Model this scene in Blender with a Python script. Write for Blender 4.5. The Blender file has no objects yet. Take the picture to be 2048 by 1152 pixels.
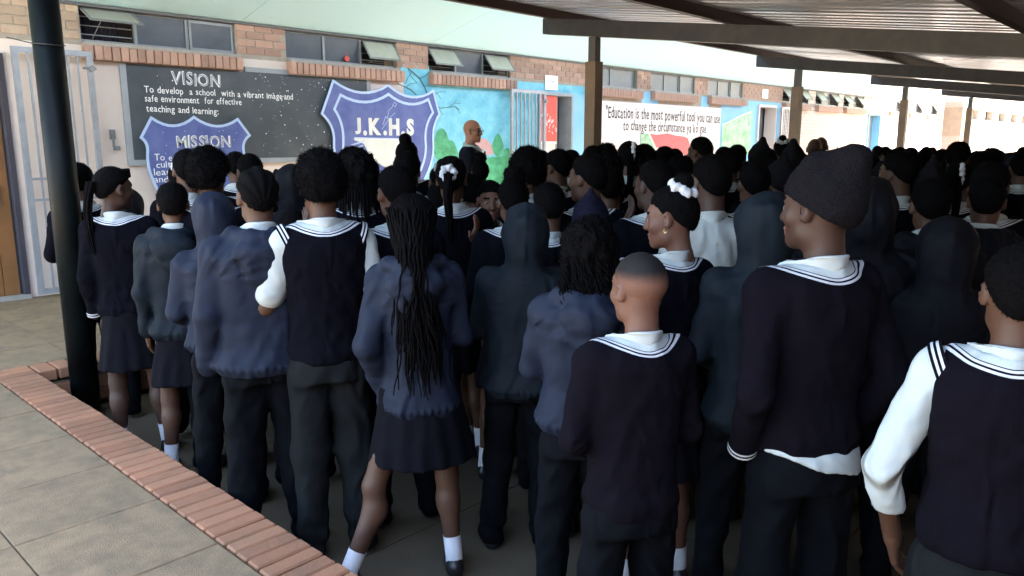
import bpy, bmesh, math, random
import numpy as np
from mathutils import Vector, Matrix
from mathutils.bvhtree import BVHTree
random.seed(7); np.random.seed(7)
SC = bpy.context.scene; COL = SC.collection
R = math.radians
# ------------------------------------------------------------------ camera, light, exposure
# Origin = the camera. +X runs along the classroom wall, +Y towards it. Courtyard floor z=-1.8, veranda z=-1.5
GR, VE = -1.8, -1.5
F_PX = 1543.0; PITCH = math.atan(293/1543.); AZ = R(43.0)
cam = bpy.data.cameras.new('camera'); camo = bpy.data.objects.new('camera', cam); COL.objects.link(camo)
cam.sensor_width = 36; cam.lens = 36*F_PX/2048; cam.clip_start = 0.05; cam.clip_end = 600
camo.location = (0, 0, 0)
camo.rotation_euler = (math.pi/2-PITCH, 0, AZ-math.pi/2)
SC.camera = camo
SUN_EL, SUN_AZ = R(50), (0.94, -0.342)          # direction towards the sun, mostly along +X
W = bpy.data.worlds.new('World'); SC.world = W; W.use_nodes = True
nt = W.node_tree; sky = nt.nodes.new('ShaderNodeTexSky'); sky.sky_type = 'NISHITA'; sky.sun_disc = False
sky.sun_elevation = SUN_EL; sky.sun_rotation = math.atan2(SUN_AZ[0], SUN_AZ[1]); sky.air_density = 1.0; sky.dust_density = 3.0
nt.links.new(sky.outputs[0], nt.nodes['Background'].inputs[0]); nt.nodes['Background'].inputs[1].default_value = 0.15
sl = bpy.data.lights.new('sun', 'SUN'); sl.energy = 5.0; sl.angle = R(0.6); sl.color = (1, .93, .82)
so = bpy.data.objects.new('sun', sl); COL.objects.link(so)
sd = Vector((SUN_AZ[0]*math.cos(SUN_EL), SUN_AZ[1]*math.cos(SUN_EL), math.sin(SUN_EL)))
so.rotation_euler = sd.to_track_quat('Z', 'Y').to_euler()
SC.view_settings.view_transform = 'Standard'; SC.view_settings.look = 'None'
SC.view_settings.gamma = 1; SC.view_settings.use_curve_mapping = False
SC.view_settings.exposure = 3.98
SC.view_settings.use_white_balance = True; SC.view_settings.white_balance_temperature = 7050; SC.view_settings.white_balance_tint = 8
SC.cycles.max_bounces = 8; SC.cycles.diffuse_bounces = 5

# ------------------------------------------------------------------ materials
MT = {}
def mat(name, c, rough=.8, metal=0., noise=None, bump=None, crease=None, c2=None, rnd=0., spec=.5, sheen=0, extra=None, sss=0):
    """c base colour; noise=(scale, amount) mixes c2; bump=(scale, strength); rnd = per-object brightness spread"""
    m = bpy.data.materials.new(name); m.use_nodes = True; n = m.node_tree.nodes; l = m.node_tree.links
    b = n['Principled BSDF']; b.inputs['Roughness'].default_value = rough; b.inputs['Metallic'].default_value = metal
    b.inputs['Specular IOR Level'].default_value = spec
    if sheen: b.inputs['Sheen Weight'].default_value = sheen; b.inputs['Sheen Roughness'].default_value = .6
    if sss:
        b.inputs['Subsurface Weight'].default_value = sss; b.inputs['Subsurface Radius'].default_value = (.5, .2, .1); b.inputs['Subsurface Scale'].default_value = .01
    tc = n.new('ShaderNodeTexCoord'); src = tc.outputs['Object'] 
    geo = n.new('ShaderNodeNewGeometry'); pos = geo.outputs['Position'] if rnd or (extra == 'world') else src
    col = None
    rgb = n.new('ShaderNodeRGB'); rgb.outputs[0].default_value = (*c, 1); col = rgb.outputs[0]
    if noise:
        t = n.new('ShaderNodeTexNoise'); t.inputs['Scale'].default_value = noise[0]; t.inputs['Detail'].default_value = 7; t.inputs['Roughness'].default_value = .65
        l.new(pos, t.inputs['Vector'])
        mr = n.new('ShaderNodeMapRange'); mr.inputs[1].default_value = .38; mr.inputs[2].default_value = .68; mr.inputs[4].default_value = noise[1]
        l.new(t.outputs[0], mr.inputs[0])
        mx = n.new('ShaderNodeMix'); mx.data_type = 'RGBA'; l.new(mr.outputs[0], mx.inputs[0]); l.new(col, mx.inputs[6])
        mx.inputs[7].default_value = (*(c2 or tuple(v*.55 for v in c)), 1); col = mx.outputs[2]
    if rnd:
        oi = n.new('ShaderNodeObjectInfo'); mp = n.new('ShaderNodeMapRange'); l.new(oi.outputs['Random'], mp.inputs[0])
        mp.inputs[3].default_value = 1-rnd; mp.inputs[4].default_value = 1+rnd
        vm = n.new('ShaderNodeVectorMath'); vm.operation = 'SCALE'; l.new(col, vm.inputs[0]); l.new(mp.outputs[0], vm.inputs['Scale']); col = vm.outputs[0]
    l.new(col, b.inputs['Base Color'])
    if bump:
        t = n.new('ShaderNodeTexNoise'); t.inputs['Scale'].default_value = bump[0]; t.inputs['Detail'].default_value = 5; l.new(pos, t.inputs['Vector'])
        bp = n.new('ShaderNodeBump'); bp.inputs['Strength'].default_value = bump[1]; bp.inputs['Distance'].default_value = .01
        l.new(t.outputs[0], bp.inputs['Height']); l.new(bp.outputs[0], b.inputs['Normal'])
    if crease:            # cloth creases: (scale, depth in metres)
        mp_ = n.new('ShaderNodeMapping'); mp_.inputs['Scale'].default_value = (1.25, 1.25, .7); mp_.inputs['Rotation'].default_value = (.35, .5, .2); l.new(pos, mp_.inputs[0])
        t2 = n.new('ShaderNodeTexNoise'); t2.noise_type = 'RIDGED_MULTIFRACTAL'; t2.inputs['Scale'].default_value = crease[0]; t2.inputs['Detail'].default_value = 2.5; t2.inputs['Distortion'].default_value = 1.3; l.new(mp_.outputs[0], t2.inputs['Vector'])
        b2 = n.new('ShaderNodeBump'); b2.inputs['Strength'].default_value = 1; b2.inputs['Distance'].default_value = crease[1]; l.new(t2.outputs[0], b2.inputs['Height']); l.new(b2.outputs[0], b.inputs['Normal'])
        if bump: l.new(bp.outputs[0], b2.inputs['Normal'])
    MT[name] = m; return m
mat('brick', (.38, .235, .185), .9, noise=(9, .55), c2=(.27, .165, .13), rnd=.22, bump=(60, .35))
mat('brick_pale', (.42, .32, .24), .9, noise=(7, .5), c2=(.34, .22, .15), rnd=.12, bump=(60, .35))
mat('brick_glare', (.60, .49, .43), .9, noise=(9, .4), bump=(60, .3))  # same brick made paler: glare at the far right put into the colour
mat('brick_kerb', (.30, .128, .066), .85, noise=(6, .7), c2=(.19, .105, .058), rnd=.2, bump=(70, .4))
mat('mortar', (.36, .31, .26), .95, noise=(14, .5), bump=(80, .3))
mat('cream', (.68, .58, .53), .8, noise=(2.2, .45), c2=(.58, .47, .41), bump=(25, .12))
mat('white_wall', (.62, .58, .57), .8, noise=(1.6, .4), c2=(.62, .55, .50), bump=(25, .12))
mat('turquoise', (.10, .38, .52), .75, noise=(4, .9), c2=(.22, .56, .66), bump=(25, .12))
mat('sky_blue', (.16, .40, .62), .75, noise=(2.5, .6), c2=(.24, .46, .64), bump=(25, .12))
mat('soffit', (.54, .84, .95), .8, noise=(.8, .4), c2=(.62, .82, .84), bump=(20, .05))
mat('blackboard', (.038, .050, .062), .6, noise=(2.4, .8), c2=(.075, .088, .10), bump=(20, .05))
mat('board_frame', (.28, .31, .34), .7, noise=(6, .4))
mat('chalk_white', (.80, .82, .84), .8, noise=(30, .4), c2=(.55, .58, .62))
mat('crest_blue', (.055, .085, .27), .6, noise=(3.5, .9), c2=(.11, .14, .34))
mat('crest_edge', (.40, .52, .74), .6, noise=(9, .5), c2=(.30, .42, .66))
mat('crest_page', (.60, .63, .60), .7, noise=(5, .4))
mat('ink', (.02, .02, .025), .7)
mat('grey_steel', (.22, .235, .25), .5, metal=.3, noise=(9, .4), bump=(40, .05))
mat('gate_steel', (.34, .36, .40), .45, metal=.35, noise=(7, .5), c2=(.2, .2, .2))
mat('concrete_sill', (.34, .31, .28), .9, noise=(10, .5), bump=(50, .2))
mat('wood_door', (.23, .10, .035), .5, noise=(3, .7), c2=(.12, .055, .02), bump=(30, .1))
mat('glass_dark', (.055, .062, .08), .3, noise=(3, .6), c2=(.10, .11, .13), spec=.22)
mat('glass_mid', (.15, .16, .18), .35, noise=(3, .6), c2=(.22, .22, .23), spec=.25)
mat('sash_glass', (.40, .40, .34), .3, noise=(5, .4), spec=.6)
mat('interior', (.05, .045, .06), .9, noise=(2, .5))
mat('curtain', (.03, .03, .05), .95, noise=(12, .5))
mat('red_paint', (.62, .07, .05), .6, noise=(4, .35), c2=(.5, .05, .04))
mat('red_soft', (.60, .10, .11), .7, noise=(4, .5), c2=(.5, .13, .13))
mat('green_paint', (.03, .22, .10), .7, noise=(7, .9), c2=(.09, .44, .24))
mat('green_wash', (.42, .56, .42), .8, noise=(4, 1.), c2=(.16, .36, .20))
mat('pink_paint', (.50, .30, .30), .7, noise=(4, .5)); mat('branch_paint', (.05, .13, .14), .7)
mat('paper', (.80, .80, .82), .7); mat('paper_ink', (.12, .14, .22), .7)
mat('pole_black', (.0025, .0025, .0028), .42, spec=.10, noise=(3.5, .10), c2=(.012, .05, .05), bump=(14, .12))
mat('post_tan', (.20, .135, .085), .6, noise=(5, .6), c2=(.11, .085, .065), bump=(20, .1))
mat('post_grey', (.085, .085, .09), .55, noise=(5, .5))
mat('beam_grey', (.012, .015, .022), .5, noise=(4, .6), c2=(.05, .045, .045), bump=(30, .08))
mat('purlin_red', (.055, .025, .020), .6, noise=(5, .6), c2=(.035, .02, .018))
mat('roof_sheet', (.54, .57, .63), .32, metal=.75, noise=(1.7, .5), c2=(.34, .35, .38), bump=(8, .1))
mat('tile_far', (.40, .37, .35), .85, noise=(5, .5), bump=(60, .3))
mat('tile', (.225, .15, .082), .9, noise=(9, .95), c2=(.135, .098, .055), rnd=.05, bump=(160, .5))
mat('grout', (.125, .095, .058), .95, noise=(20, .4))
mat('court', (.075, .056, .032), .9, noise=(1.3, .8), c2=(.042, .032, .02), bump=(30, .3))
mat('soil', (.50, .41, .30), .95, noise=(.4, .6), bump=(20, .3))
mat('wire', (.05, .045, .04), .5, metal=.6)

# ------------------------------------------------------------------ helpers
def link(name, me, m=None, parent=None, loc=None, smooth=False):
    o = bpy.data.objects.new(name, me); COL.objects.link(o)
    if m is not None and not len(me.materials):
        for k in (m if isinstance(m, (list, tuple)) else [m]): me.materials.append(MT[k] if isinstance(k, str) else k)
    if parent: o.parent = parent
    if loc: o.location = loc
    if smooth: me.shade_smooth()
    return o
def tag(o, label=None, cat=None, group=None, kind=None):
    if label: o['label'] = label
    if cat: o['category'] = cat
    if group: o['group'] = group
    if kind: o['kind'] = kind
    return o
def empty(name, loc=(0, 0, 0), rz=0):
    o = bpy.data.objects.new(name, None); COL.objects.link(o); o.location = loc; o.rotation_euler = (0, 0, rz); o.empty_display_size = .1
    return o
class MB:
    def __init__(s): s.v = []; s.f = []; s.m = []
    def add(s, v, f, mi=0):
        b = len(s.v); s.v += [tuple(p) for p in v]; s.f += [tuple(b+i for i in q) for q in f]; s.m += [mi]*len(f); return s
    def box(s, x0, x1, y0, y1, z0, z1, mi=0, M=None):
        v = [(x, y, z) for x in (x0, x1) for y in (y0, y1) for z in (z0, z1)]
        if M: v = [M @ Vector(p) for p in v]
        return s.add(v, [(0, 1, 3, 2), (4, 6, 7, 5), (0, 4, 5, 1), (2, 3, 7, 6), (0, 2, 6, 4), (1, 5, 7, 3)], mi)
    def prism(s, pts, y0, y1, mi=0):     # outline in X,Z extruded along Y
        n = len(pts); v = [(p[0], y0, p[1]) for p in pts]+[(p[0], y1, p[1]) for p in pts]
        return s.add(v, [tuple(range(n)), tuple(reversed(range(n, 2*n)))]+[(i, i+n, (i+1) % n+n, (i+1) % n) for i in range(n)], mi)
    def tube(s, pts, r, n=6, mi=0, r2=None):
        pts = [Vector(p) for p in pts]; L = len(pts); vs = []; fs = []
        for i, p in enumerate(pts):
            t = (pts[min(i+1, L-1)]-pts[max(i-1, 0)]).normalized(); u = t.orthogonal().normalized() if i == 0 else (u-t*u.dot(t)).normalized()
            w = t.cross(u); rr = r if r2 is None else r+(r2-r)*i/(L-1)
            vs += [p+rr*(math.cos(2*math.pi*k/n)*u+math.sin(2*math.pi*k/n)*w) for k in range(n)]
        for i in range(L-1):
            fs += [(i*n+k, i*n+(k+1) % n, (i+1)*n+(k+1) % n, (i+1)*n+k) for k in range(n)]
        fs += [tuple(reversed(range(n))), tuple((L-1)*n+k for k in range(n))]
        return s.add(vs, fs, mi)
    def strip(s, pts, w, y0, y1, closed=False, mi=0):   # painted / raised line in the X,Z plane
        P = [Vector((p[0], p[1])) for p in pts]; n = len(P)
        if closed: P = P
        for i in range(n if closed else n-1):
            a, b = P[i], P[(i+1) % n]; t = (b-a).normalized(); q = Vector((-t.y, t.x))*w/2; e = t*w*.35
            a2, b2 = a-e, b+e; dy = (i % 2)*.0006
            s.prism([a2-q, b2-q, b2+q, a2+q], y0-dy, y1, mi)
        return s
    def mesh(s, name):
        me = bpy.data.meshes.new(name); me.from_pydata(s.v, [], s.f); me.polygons.foreach_set('material_index', s.m); me.update()
        bm = bmesh.new(); bm.from_mesh(me); bmesh.ops.recalc_face_normals(bm, faces=bm.faces); bm.to_mesh(me); bm.free(); return me
    def build(s, name, m, parent=None, smooth=False, **kw): return link(name, s.mesh(name), m, parent, smooth=smooth)

_gl = {}
def glyph(ch, offset):
    if (ch, offset) in _gl: return _gl[(ch, offset)]
    c = bpy.data.curves.new('g', 'FONT'); c.body = ch; c.size = 1; c.offset = offset; c.extrude = .01; c.resolution_u = 3
    o = bpy.data.objects.new('g', c); COL.objects.link(o)
    me = bpy.data.meshes.new_from_object(o.evaluated_get(bpy.context.evaluated_depsgraph_get()))
    v = [tuple(x.co) for x in me.vertices]; f = [tuple(p.vertices) for p in me.polygons]
    bpy.data.objects.remove(o); bpy.data.meshes.remove(me); _gl[(ch, offset)] = (v, f); return v, f
def text(s, x, z, size, y, m, parent, name='lettering', width=None, dz=0., offset=0., jit=.04, sx=1., sp=.09, shear=0., kern=None):
    """handwritten line starting at x, baseline z, fitted to width, dropping by dz over its length"""
    rng = random.Random(s); items = []; cur = 0
    for ch in s:
        if ch == ' ': cur += .36; continue
        v, f = glyph(ch, offset)
        if ch == 'J': y0_ = min(p[1] for p in v); v = [(p[0], (p[1]-y0_)*.72/(.72-y0_), p[2]) for p in v]
        x0 = min(p[0] for p in v); x1 = max(p[0] for p in v); items.append((v, f, cur-x0)); cur += x1-x0+sp
    k = (width/(cur*size)) if width else sx; mb = MB()
    for v, f, cx in items:
        a = rng.uniform(-1, 1)*jit; ss = 1+rng.uniform(-1, 1)*jit; oz = rng.uniform(-1, 1)*jit*.6; out = []
        for p in v:
            px = p[0]+cx; pz = p[1]*ss+oz; px += shear*p[1]+a*p[1]
            out.append((x+px*k*size, y-p[2]*.3*size, z+pz*size+dz*(px/cur)))
        mb.add(out, f)
    return mb.build(name, m, parent)

WY = 8.5
# ------------------------------------------------------------------ ground, veranda, kerb
tag(MB().box(-60, 140, -60, 60, -2.2, GR-.05).build('ground', 'soil'), kind='structure')
court = tag(MB().box(1.45, 27.5, -8, 5.62, GR-.045, GR-.02).build('courtyard', 'court'), kind='structure')
sb = MB()
for i in range(18):
    for j in range(9):
        sb.box(1.452+i*1.5, 1.452+i*1.5+1.492, 5.60-(j+1)*1.5+.008, 5.60-j*1.5, GR-.02, GR+random.uniform(-.001, .0015))
tag(sb.build('concrete_slab', 'court', court), kind='stuff')
ver = tag(MB().box(-6, 1.22, -8, WY, -1.79, VE-.012).box(1.22, 45, 5.87, WY, -1.79, VE-.012).box(1.215, 1.44, -8, 5.64, -1.795, VE-.095)
          .box(1.215, 45, 5.66, 5.875, -1.795, VE-.095).build('veranda_floor', 'grout'), kind='structure')
tm = {}
def tile_at(x0, y0, x1, y1):
    key = (round(x1-x0, 3), round(y1-y0, 3))
    if key not in tm:
        w, h = key; b = .004; me = bpy.data.meshes.new('tile')
        v = [(b, b, .012), (w-b, b, .012), (w-b, h-b, .012), (b, h-b, .012), (0, 0, .006), (w, 0, .006), (w, h, .006), (0, h, .006), (0, 0, -.004), (w, 0, -.004), (w, h, -.004), (0, h, -.004)]
        me.from_pydata(v, [], [(0, 1, 2, 3), (4, 5, 1, 0), (5, 6, 2, 1), (6, 7, 3, 2), (7, 4, 0, 3), (8, 9, 5, 4), (9, 10, 6, 5), (10, 11, 7, 6), (11, 8, 4, 7)]); me.materials.append(MT['tile']); tm[key] = me
    o = bpy.data.objects.new('tile', tm[key]); COL.objects.link(o); o.parent = ver
    o.location = (x0, y0, VE-.012+random.uniform(-.001, .001)); o.rotation_euler = (random.uniform(-.002, .002), random.uniform(-.002, .002), 0)
T = .536
for i in range(5):
    x1 = 1.214-i*.54
    for j in range(18):
        y0 = -1.12+j*.54
        if y0+T > WY: continue
        
        tile_at(x1-T, y0, x1, y0+T)
for i in range(9):
    for j in range(4): tile_at(1.22+i*.54, 5.882+j*.54, 1.22+i*.54+T, 5.882+j*.54+T)
    tile_at(1.22+i*.54, 8.042, 1.22+i*.54+T, 8.49)
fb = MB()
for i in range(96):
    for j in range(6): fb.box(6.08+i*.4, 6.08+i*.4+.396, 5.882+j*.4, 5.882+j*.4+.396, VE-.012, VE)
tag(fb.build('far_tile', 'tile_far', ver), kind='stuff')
kerb = empty('brick_kerb', (0, 0, VE)); tag(kerb, 'row of red bricks laid on edge along the step between veranda and courtyard', 'kerb')
def brick_mesh(lx, ly, lz, b=.006):
    me = bpy.data.meshes.new('brick'); bm = bmesh.new(); bmesh.ops.create_cube(bm, size=1)
    for v in bm.verts: v.co = (v.co.x*lx, v.co.y*ly, v.co.z*lz)
    bmesh.ops.bevel(bm, geom=list(bm.edges), offset=b, segments=1, affect='EDGES'); bm.to_mesh(me); bm.free(); return me
kb = brick_mesh(.224, .107, .075, .007); kb.materials.append(MT['brick_kerb'])
def put(me, loc, parent, rz=0, j=.002, name='brick'):
    o = bpy.data.objects.new(name, me); COL.objects.link(o); o.parent = parent
    o.location = (loc[0]+random.uniform(-j, j), loc[1]+random.uniform(-j, j), loc[2]+random.uniform(-j, j)*.8)
    o.rotation_euler = (random.uniform(-.01, .01), random.uniform(-.01, .01), rz+random.uniform(-.012, .012)); return o
kn = brick_mesh(.224, .075, .075, .007); kn.materials.append(MT['brick_kerb'])
for j in range(56): put(kn, (1.335, 5.835-j*.0832, -.036), kerb)
for i in range(60): put(kb, (1.515+i*.1165, 5.755, -.036), kerb, math.pi/2)
kf = MB(); kf_b = MB()
for c in range(2):          # brick face of the step below the kerb
    for j in range(60):
        o = (c % 2)*.115; kf.box(1.345, 1.447, -1.2+j*.23+o, -1.2+j*.23+o+.22, -.095-.088*(c+1)+.008-.012, -.095-.088*c-.012) if -1.2+j*.23+o+.22 < 5.66 else None
        kf.box(1.46+j*.23+o, 1.46+j*.23+o+.22, 5.645, 5.70, -.095-.088*(c+1)+.008-.012, -.095-.088*c-.012)
tag(kf.build('step_brick', 'brick_kerb', kerb), kind='stuff')
fk = MB()
for i in range(300): fk.box(8.45+i*.1165, 8.45+i*.1165+.107, 5.645, 5.867, -.07, .0)
tag(fk.build('far_kerb_brick', 'brick_kerb', kerb), kind='stuff')

# ------------------------------------------------------------------ classroom building
bld = empty('classroom_building', (0, WY, VE)); tag(bld, 'long single-storey classroom block with painted murals, high windows and red brick bands', 'building')
bld.location = (0, 0, 0)
WIN = [(2.90, 4.53), (5.165, 6.83), (7.40, 9.07), (11.0, 12.57), (13.05, 14.68), (15.25, 16.80), (18.95, 20.5), (21.0, 22.6), (23.0, 24.6), (26.9, 28.4), (29.0, 30.5), (31, 32.3)]
WIN += [(34.5+i*2.6, 36+i*2.6) for i in range(9)]
DOOR = [(1.30, 2.16), (9.76, 10.60), (17.66, 18.58), (25.1, 26.1)]
ZT, ZS = 1.32, .945
wall = MB()
def seg(x0, x1, z0, z1, holes):     # wall slab minus holes along X
    x = x0
    for a, b in sorted(holes):
        if b <= x0 or a >= x1: continue
        if a > x: wall.box(x, a, WY+.006, WY+.26, z0, z1)
        x = b
    if x < x1: wall.box(x, x1, WY+.006, WY+.26, z0, z1)
seg(-1, 62, -1.8, .80, DOOR); seg(-1, 62, .80, ZS-.02, []); seg(-1, 62, ZS-.02, ZT, WIN); wall.box(-1, 62, WY+.006, WY+.26, ZT, 2.1)
wl = wall.build('wall', 'mortar', bld)
def paint(name, x0, x1, z0, z1, m, t=.006): return MB().box(x0, x1, WY-t+.006, WY+.0065, z0, z1).build(name, m, bld)
PZ = .935
paint('cream_plaster', -1, 1.28, -1.5, .76, 'cream'); paint('cream_plaster', 2.18, 6.945, -1.5, .79, 'cream')
paint('cream_plaster', 1.45, 2.9, .79, PZ, 'cream'); paint('blue_plaster', -1, 1.45, .79, PZ+.03, 'turquoise')
paint('cream_plaster', 4.60, 5.16, .79, PZ, 'cream')
paint('mural_plaster', 6.945, 9.74, -1.5, .79, 'turquoise', .007); paint('mural_plaster', 6.9, 7.41, .79, 1.04, 'turquoise')
paint('mural_plaster', 9.17, 11.3, .79, PZ, 'turquoise'); paint('blue_plaster', 10.62, 11.3, -1.5, .79, 'sky_blue')
paint('white_plaster', 11.3, 15.85, -1.5, .72, 'white_wall', .0075)
for a, b in ((12.75, 13.31), (14.98, 15.3)): paint('blue_plaster', a, b, .72, PZ, 'sky_blue')
paint('blue_plaster', 15.85, 17.64, -1.5, .80, 'sky_blue'); paint('blue_plaster', 17.12, 18.85, .80, .93, 'sky_blue'); paint('blue_plaster', 18.6, 18.85, -1.5, .8, 'sky_blue')
paint('cream_plaster', 24.7, 25.08, -1.5, PZ, 'white_wall'); paint('cream_plaster', 26.12, 26.9, -1.5, PZ, 'white_wall')
paint('white_plaster', 27.2, 45, -1.5, .55, 'white_wall')
# bricks: near ones singly, the far ones joined
bm_r = brick_mesh(.214, .02, .075, .003); bm_r.materials.append(MT['brick']); bm_p = brick_mesh(.214, .02, .075, .003); bm_p.materials.append(MT['brick_pale'])
fw = MB(); nb = 0
def band(x0, x1, z0, z1, far=False):
    global nb
    c = 0; z = z1-.04
    while z-.037 > z0-.02:
        x = x0+.109-(.112 if c % 2 else 0)
        while x-.107 < x1-.02:
            a, b = max(x-.107, x0), min(x+.107, x1)
            if b-a > .05:
                if not far and nb < 268:
                    o = put(bm_p if x < 2.9 else bm_r, ((a+b)/2, WY+.008, z), bld, 0, .0015); o.scale = ((b-a)/.214, 1, 1); o.rotation_euler = (0, random.uniform(-.006, .006), 0); nb += 1
                else: fw.box(a, b, WY-.002+random.uniform(-.001, .001), WY+.007, z-.037, z+.037)
            x += .2255
        z -= .085; c += 1
for a, b in ((1.2, 2.89), (4.54, 5.155), (6.84, 7.39), (9.08, 10.99), (12.58, 13.04), (14.69, 15.24)): band(a, b, PZ, ZT)
band(-1, 1.2, PZ+.03, ZT, True); fw0 = fw; fw = MB(); band(16.81, 18.94, PZ, ZT, True); tag(fw.build('far_brick', 'brick', bld), kind='stuff'); fw = fw0
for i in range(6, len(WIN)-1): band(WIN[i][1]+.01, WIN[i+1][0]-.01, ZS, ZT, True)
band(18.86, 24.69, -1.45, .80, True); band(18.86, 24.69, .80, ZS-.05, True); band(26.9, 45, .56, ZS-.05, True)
tag(fw.build('far_brick', 'brick_glare', bld), kind='stuff')
# rowlock sills
sm = brick_mesh(.074, .115, .135, .006); sm.materials.append(MT['brick'])
fs = MB()
for i, (a, b) in enumerate(WIN[:12]):
    n = int((b-a+.1)/.083)
    MB().prism([(a-.0, .93), (b+.0, .93), (b, .965), (a, .965)], WY-.09, WY+.12).build('sill_ledge', 'concrete_sill', bld)
    for k in range(n):
        x = a-.01+.083*k+.04
        if i < 3: put(sm, (x, WY-.052, .862), bld, 0, .002)
        else: fs.box(x-.037, x+.037, WY-.11, WY+.005, .795, .928)
tag(fs.build('far_sill_brick', 'brick', bld), kind='stuff')
MB().box(-1, 62, WY+2.6, WY+2.7, -1.5, 1.32).box(-1, 62, WY+.27, WY+2.7, 1.33, 1.37).box(-1, 62, WY+.27, WY+2.7, -1.52, -1.49).build('interior_wall', 'interior', bld)
# windows
def window(i, a, b, style):
    fr = MB(); w = b-a; n = 3 if i not in (3,) else 2; xs = [a+w*k/n for k in range(n+1)]; y0, y1 = WY+.05, WY+.085; z0, z1 = .968, ZT-.004
    fr.box(a, b, y0, y1, z1-.03, z1).box(a, b, y0, y1, z0, z0+.03)
    for x in xs: fr.box(max(a, x-.016), min(b, x+.016), y0-.004, y1+.004, z0+.0, z1)
    f = fr.build('window', 'grey_steel', bld)
    for k in range(n):
        bars = MB()
        for q in range(3): zz = z0+.085*(q+1); bars.tube([(xs[k]+.017, y1+.02, zz), (xs[k+1]-.017, y1+.02, zz)], .006, 5)
        bars.build('burglar_bar', 'board_frame', f)
        st = style[k] if k < len(style) else 'f'
        p0, p1 = xs[k]+.02, xs[k+1]-.02
        if st == 'f': MB().box(p0, p1, WY+.064, WY+.068, z0+.03, z1-.03).build('pane', 'glass_dark' if i < 3 else 'glass_mid', f)
        elif st == 'c':     # closed sash with its own frame
            s = MB().box(p0, p1, y0-.02, y0-.006, z1-.05, z1-.02).box(p0, p1, y0-.02, y0-.006, z0+.01, z0+.04).box(p0, p0+.025, y0-.02, y0-.006, z0+.04, z1-.05).box(p1-.025, p1, y0-.02, y0-.006, z0+.04, z1-.05).build('sash', 'grey_steel', f)
            MB().box(p0+.02, p1-.02, y0-.012, y0-.008, z0+.03, z1-.04).build('pane', 'glass_dark' if i == 0 else 'glass_mid', f)
        else:               # top-hung sash pushed open by angle st
            h = z1-z0-.05; M = Matrix.Translation((0, y0-.006, z1-.02)) @ Matrix.Rotation(-R(st), 4, 'X')
            s = MB().box(p0, p1, -.008, .006, -.022, 0, M=M).box(p0, p1, -.008, .006, -h, -h+.022, M=M).box(p0, p0+.02, -.008, .006, -h+.022, -.022, M=M).box(p1-.02, p1, -.008, .006, -h+.022, -.022, M=M)
            e = M @ Vector((p0+.2*(p1-p0), 0, -h)); s.tube([e, (p0+.2*(p1-p0), y0, z0+.04)], .004, 5)
            s.build('open_sash', 'grey_steel', f); MB().box(p0+.019, p1-.019, -.002, .002, -h+.02, -.02, M=M).build('pane', 'sash_glass', f)
    return f
ST = [(62, 'f', 'c'), ('f', 'f', 36), (38, 'f', 38), ('f', 'f'), ('f', 'f', 'c'), ('f', 'f', 'c'), (40, 'f', 40), (40, 'f', 40), (40, 'f', 40)]
for i, (a, b) in enumerate(WIN[:12]): window(i, a, b, ST[i] if i < len(ST) else ('f', 'f', 38))
for a, b in ((2.95, 3.33), (3.50, 4.5), (5.2, 6.3)):
    cu = MB(); n = int((b-a)/.045)
    for k in range(n): x = a+(b-a)*k/n; cu.tube([(x+.02, WY+.22, .9), (x+.02, WY+.22, 1.33)], .03, 6)
    cu.build('curtain', 'curtain', bld, smooth=True)['kind'] = 'stuff'

# hanging red ornament in the second window
MB().tube([(6.05, WY+.04, 1.04), (6.05, WY+.02, 1.04)], .035, 10).tube([(6.05, WY+.03, 1.05), (6.05, WY+.03, 1.13)], .003, 4).build('red_ornament', 'red_paint', bld)
# doors and reveals
def frame(x0, x1, z1, m='board_frame', d=.10):
    return MB().box(x0, x0+.045, WY-.035, WY+.26, -1.5, z1).box(x1-.045, x1, WY-.035, WY+.26, -1.5, z1).box(x0+.045, x1-.045, WY-.035, WY+.26, z1-.05, z1).build('door_frame', m, bld)
frame(1.26, 2.20, .80, 'interior'); d = MB()
d.box(1.32, 2.14, WY+.06, WY+.10, -1.48, .75)
dd = d.build('door', 'wood_door', bld)
for k in range(6): MB().box(1.325+k*.136, 1.325+k*.136+.128, WY+.045, WY+.0605, -1.47, .74).build('plank', 'wood_door', dd)
MB().box(2.0, 2.05, WY+.02, WY+.046, -.6, -.4).build('handle', 'grey_steel', dd)
MB().box(1.26, 2.2, WY-.06, WY+.02, -1.5, -1.46).build('threshold', 'concrete_sill', bld)
frame(9.74, 10.62, .80)
rd = MB().box(9.79, 10.23, WY+.01, WY+.05, -.0, .745).build('door', 'red_paint', bld); MB().box(9.79, 10.23, WY+.012, WY+.048, -.04, 0).build('ledge', 'paper', rd)
MB().box(9.79, 10.23, WY+.03, WY+.06, -1.5, -.04).build('lower_panel', 'cream', rd)
sc = MB(); rg = random.Random(4)
for k in range(26):
    x, z = rg.gauss(10.03, .09), rg.gauss(.30, .09); sc.strip([(x, z), (x+rg.uniform(-.03, .03), z+rg.uniform(-.05, .05))], .009, WY+.006, WY+.0101)
sc.build('scribble', 'chalk_white', rd)
MB().box(10.235, 10.26, WY+.02, WY+.7, -1.5, .75).build('inner_jamb', 'grey_steel', bld)
frame(17.64, 18.60, .86, 'white_wall'); rd2 = MB().box(17.69, 17.73, WY+.06, WY+.75, -1.5, .80).build('door', 'wood_door', bld)
MB().box(18.1, 18.55, WY+.3, WY+.33, -1.5, .8).build('inner_wall', 'grey_steel', bld)
frame(25.06, 26.12, .86, 'sky_blue'); MB().box(25.5, 26.07, WY+.2, WY+.24, -1.5, .8).build('door', 'grey_steel', bld)
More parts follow.
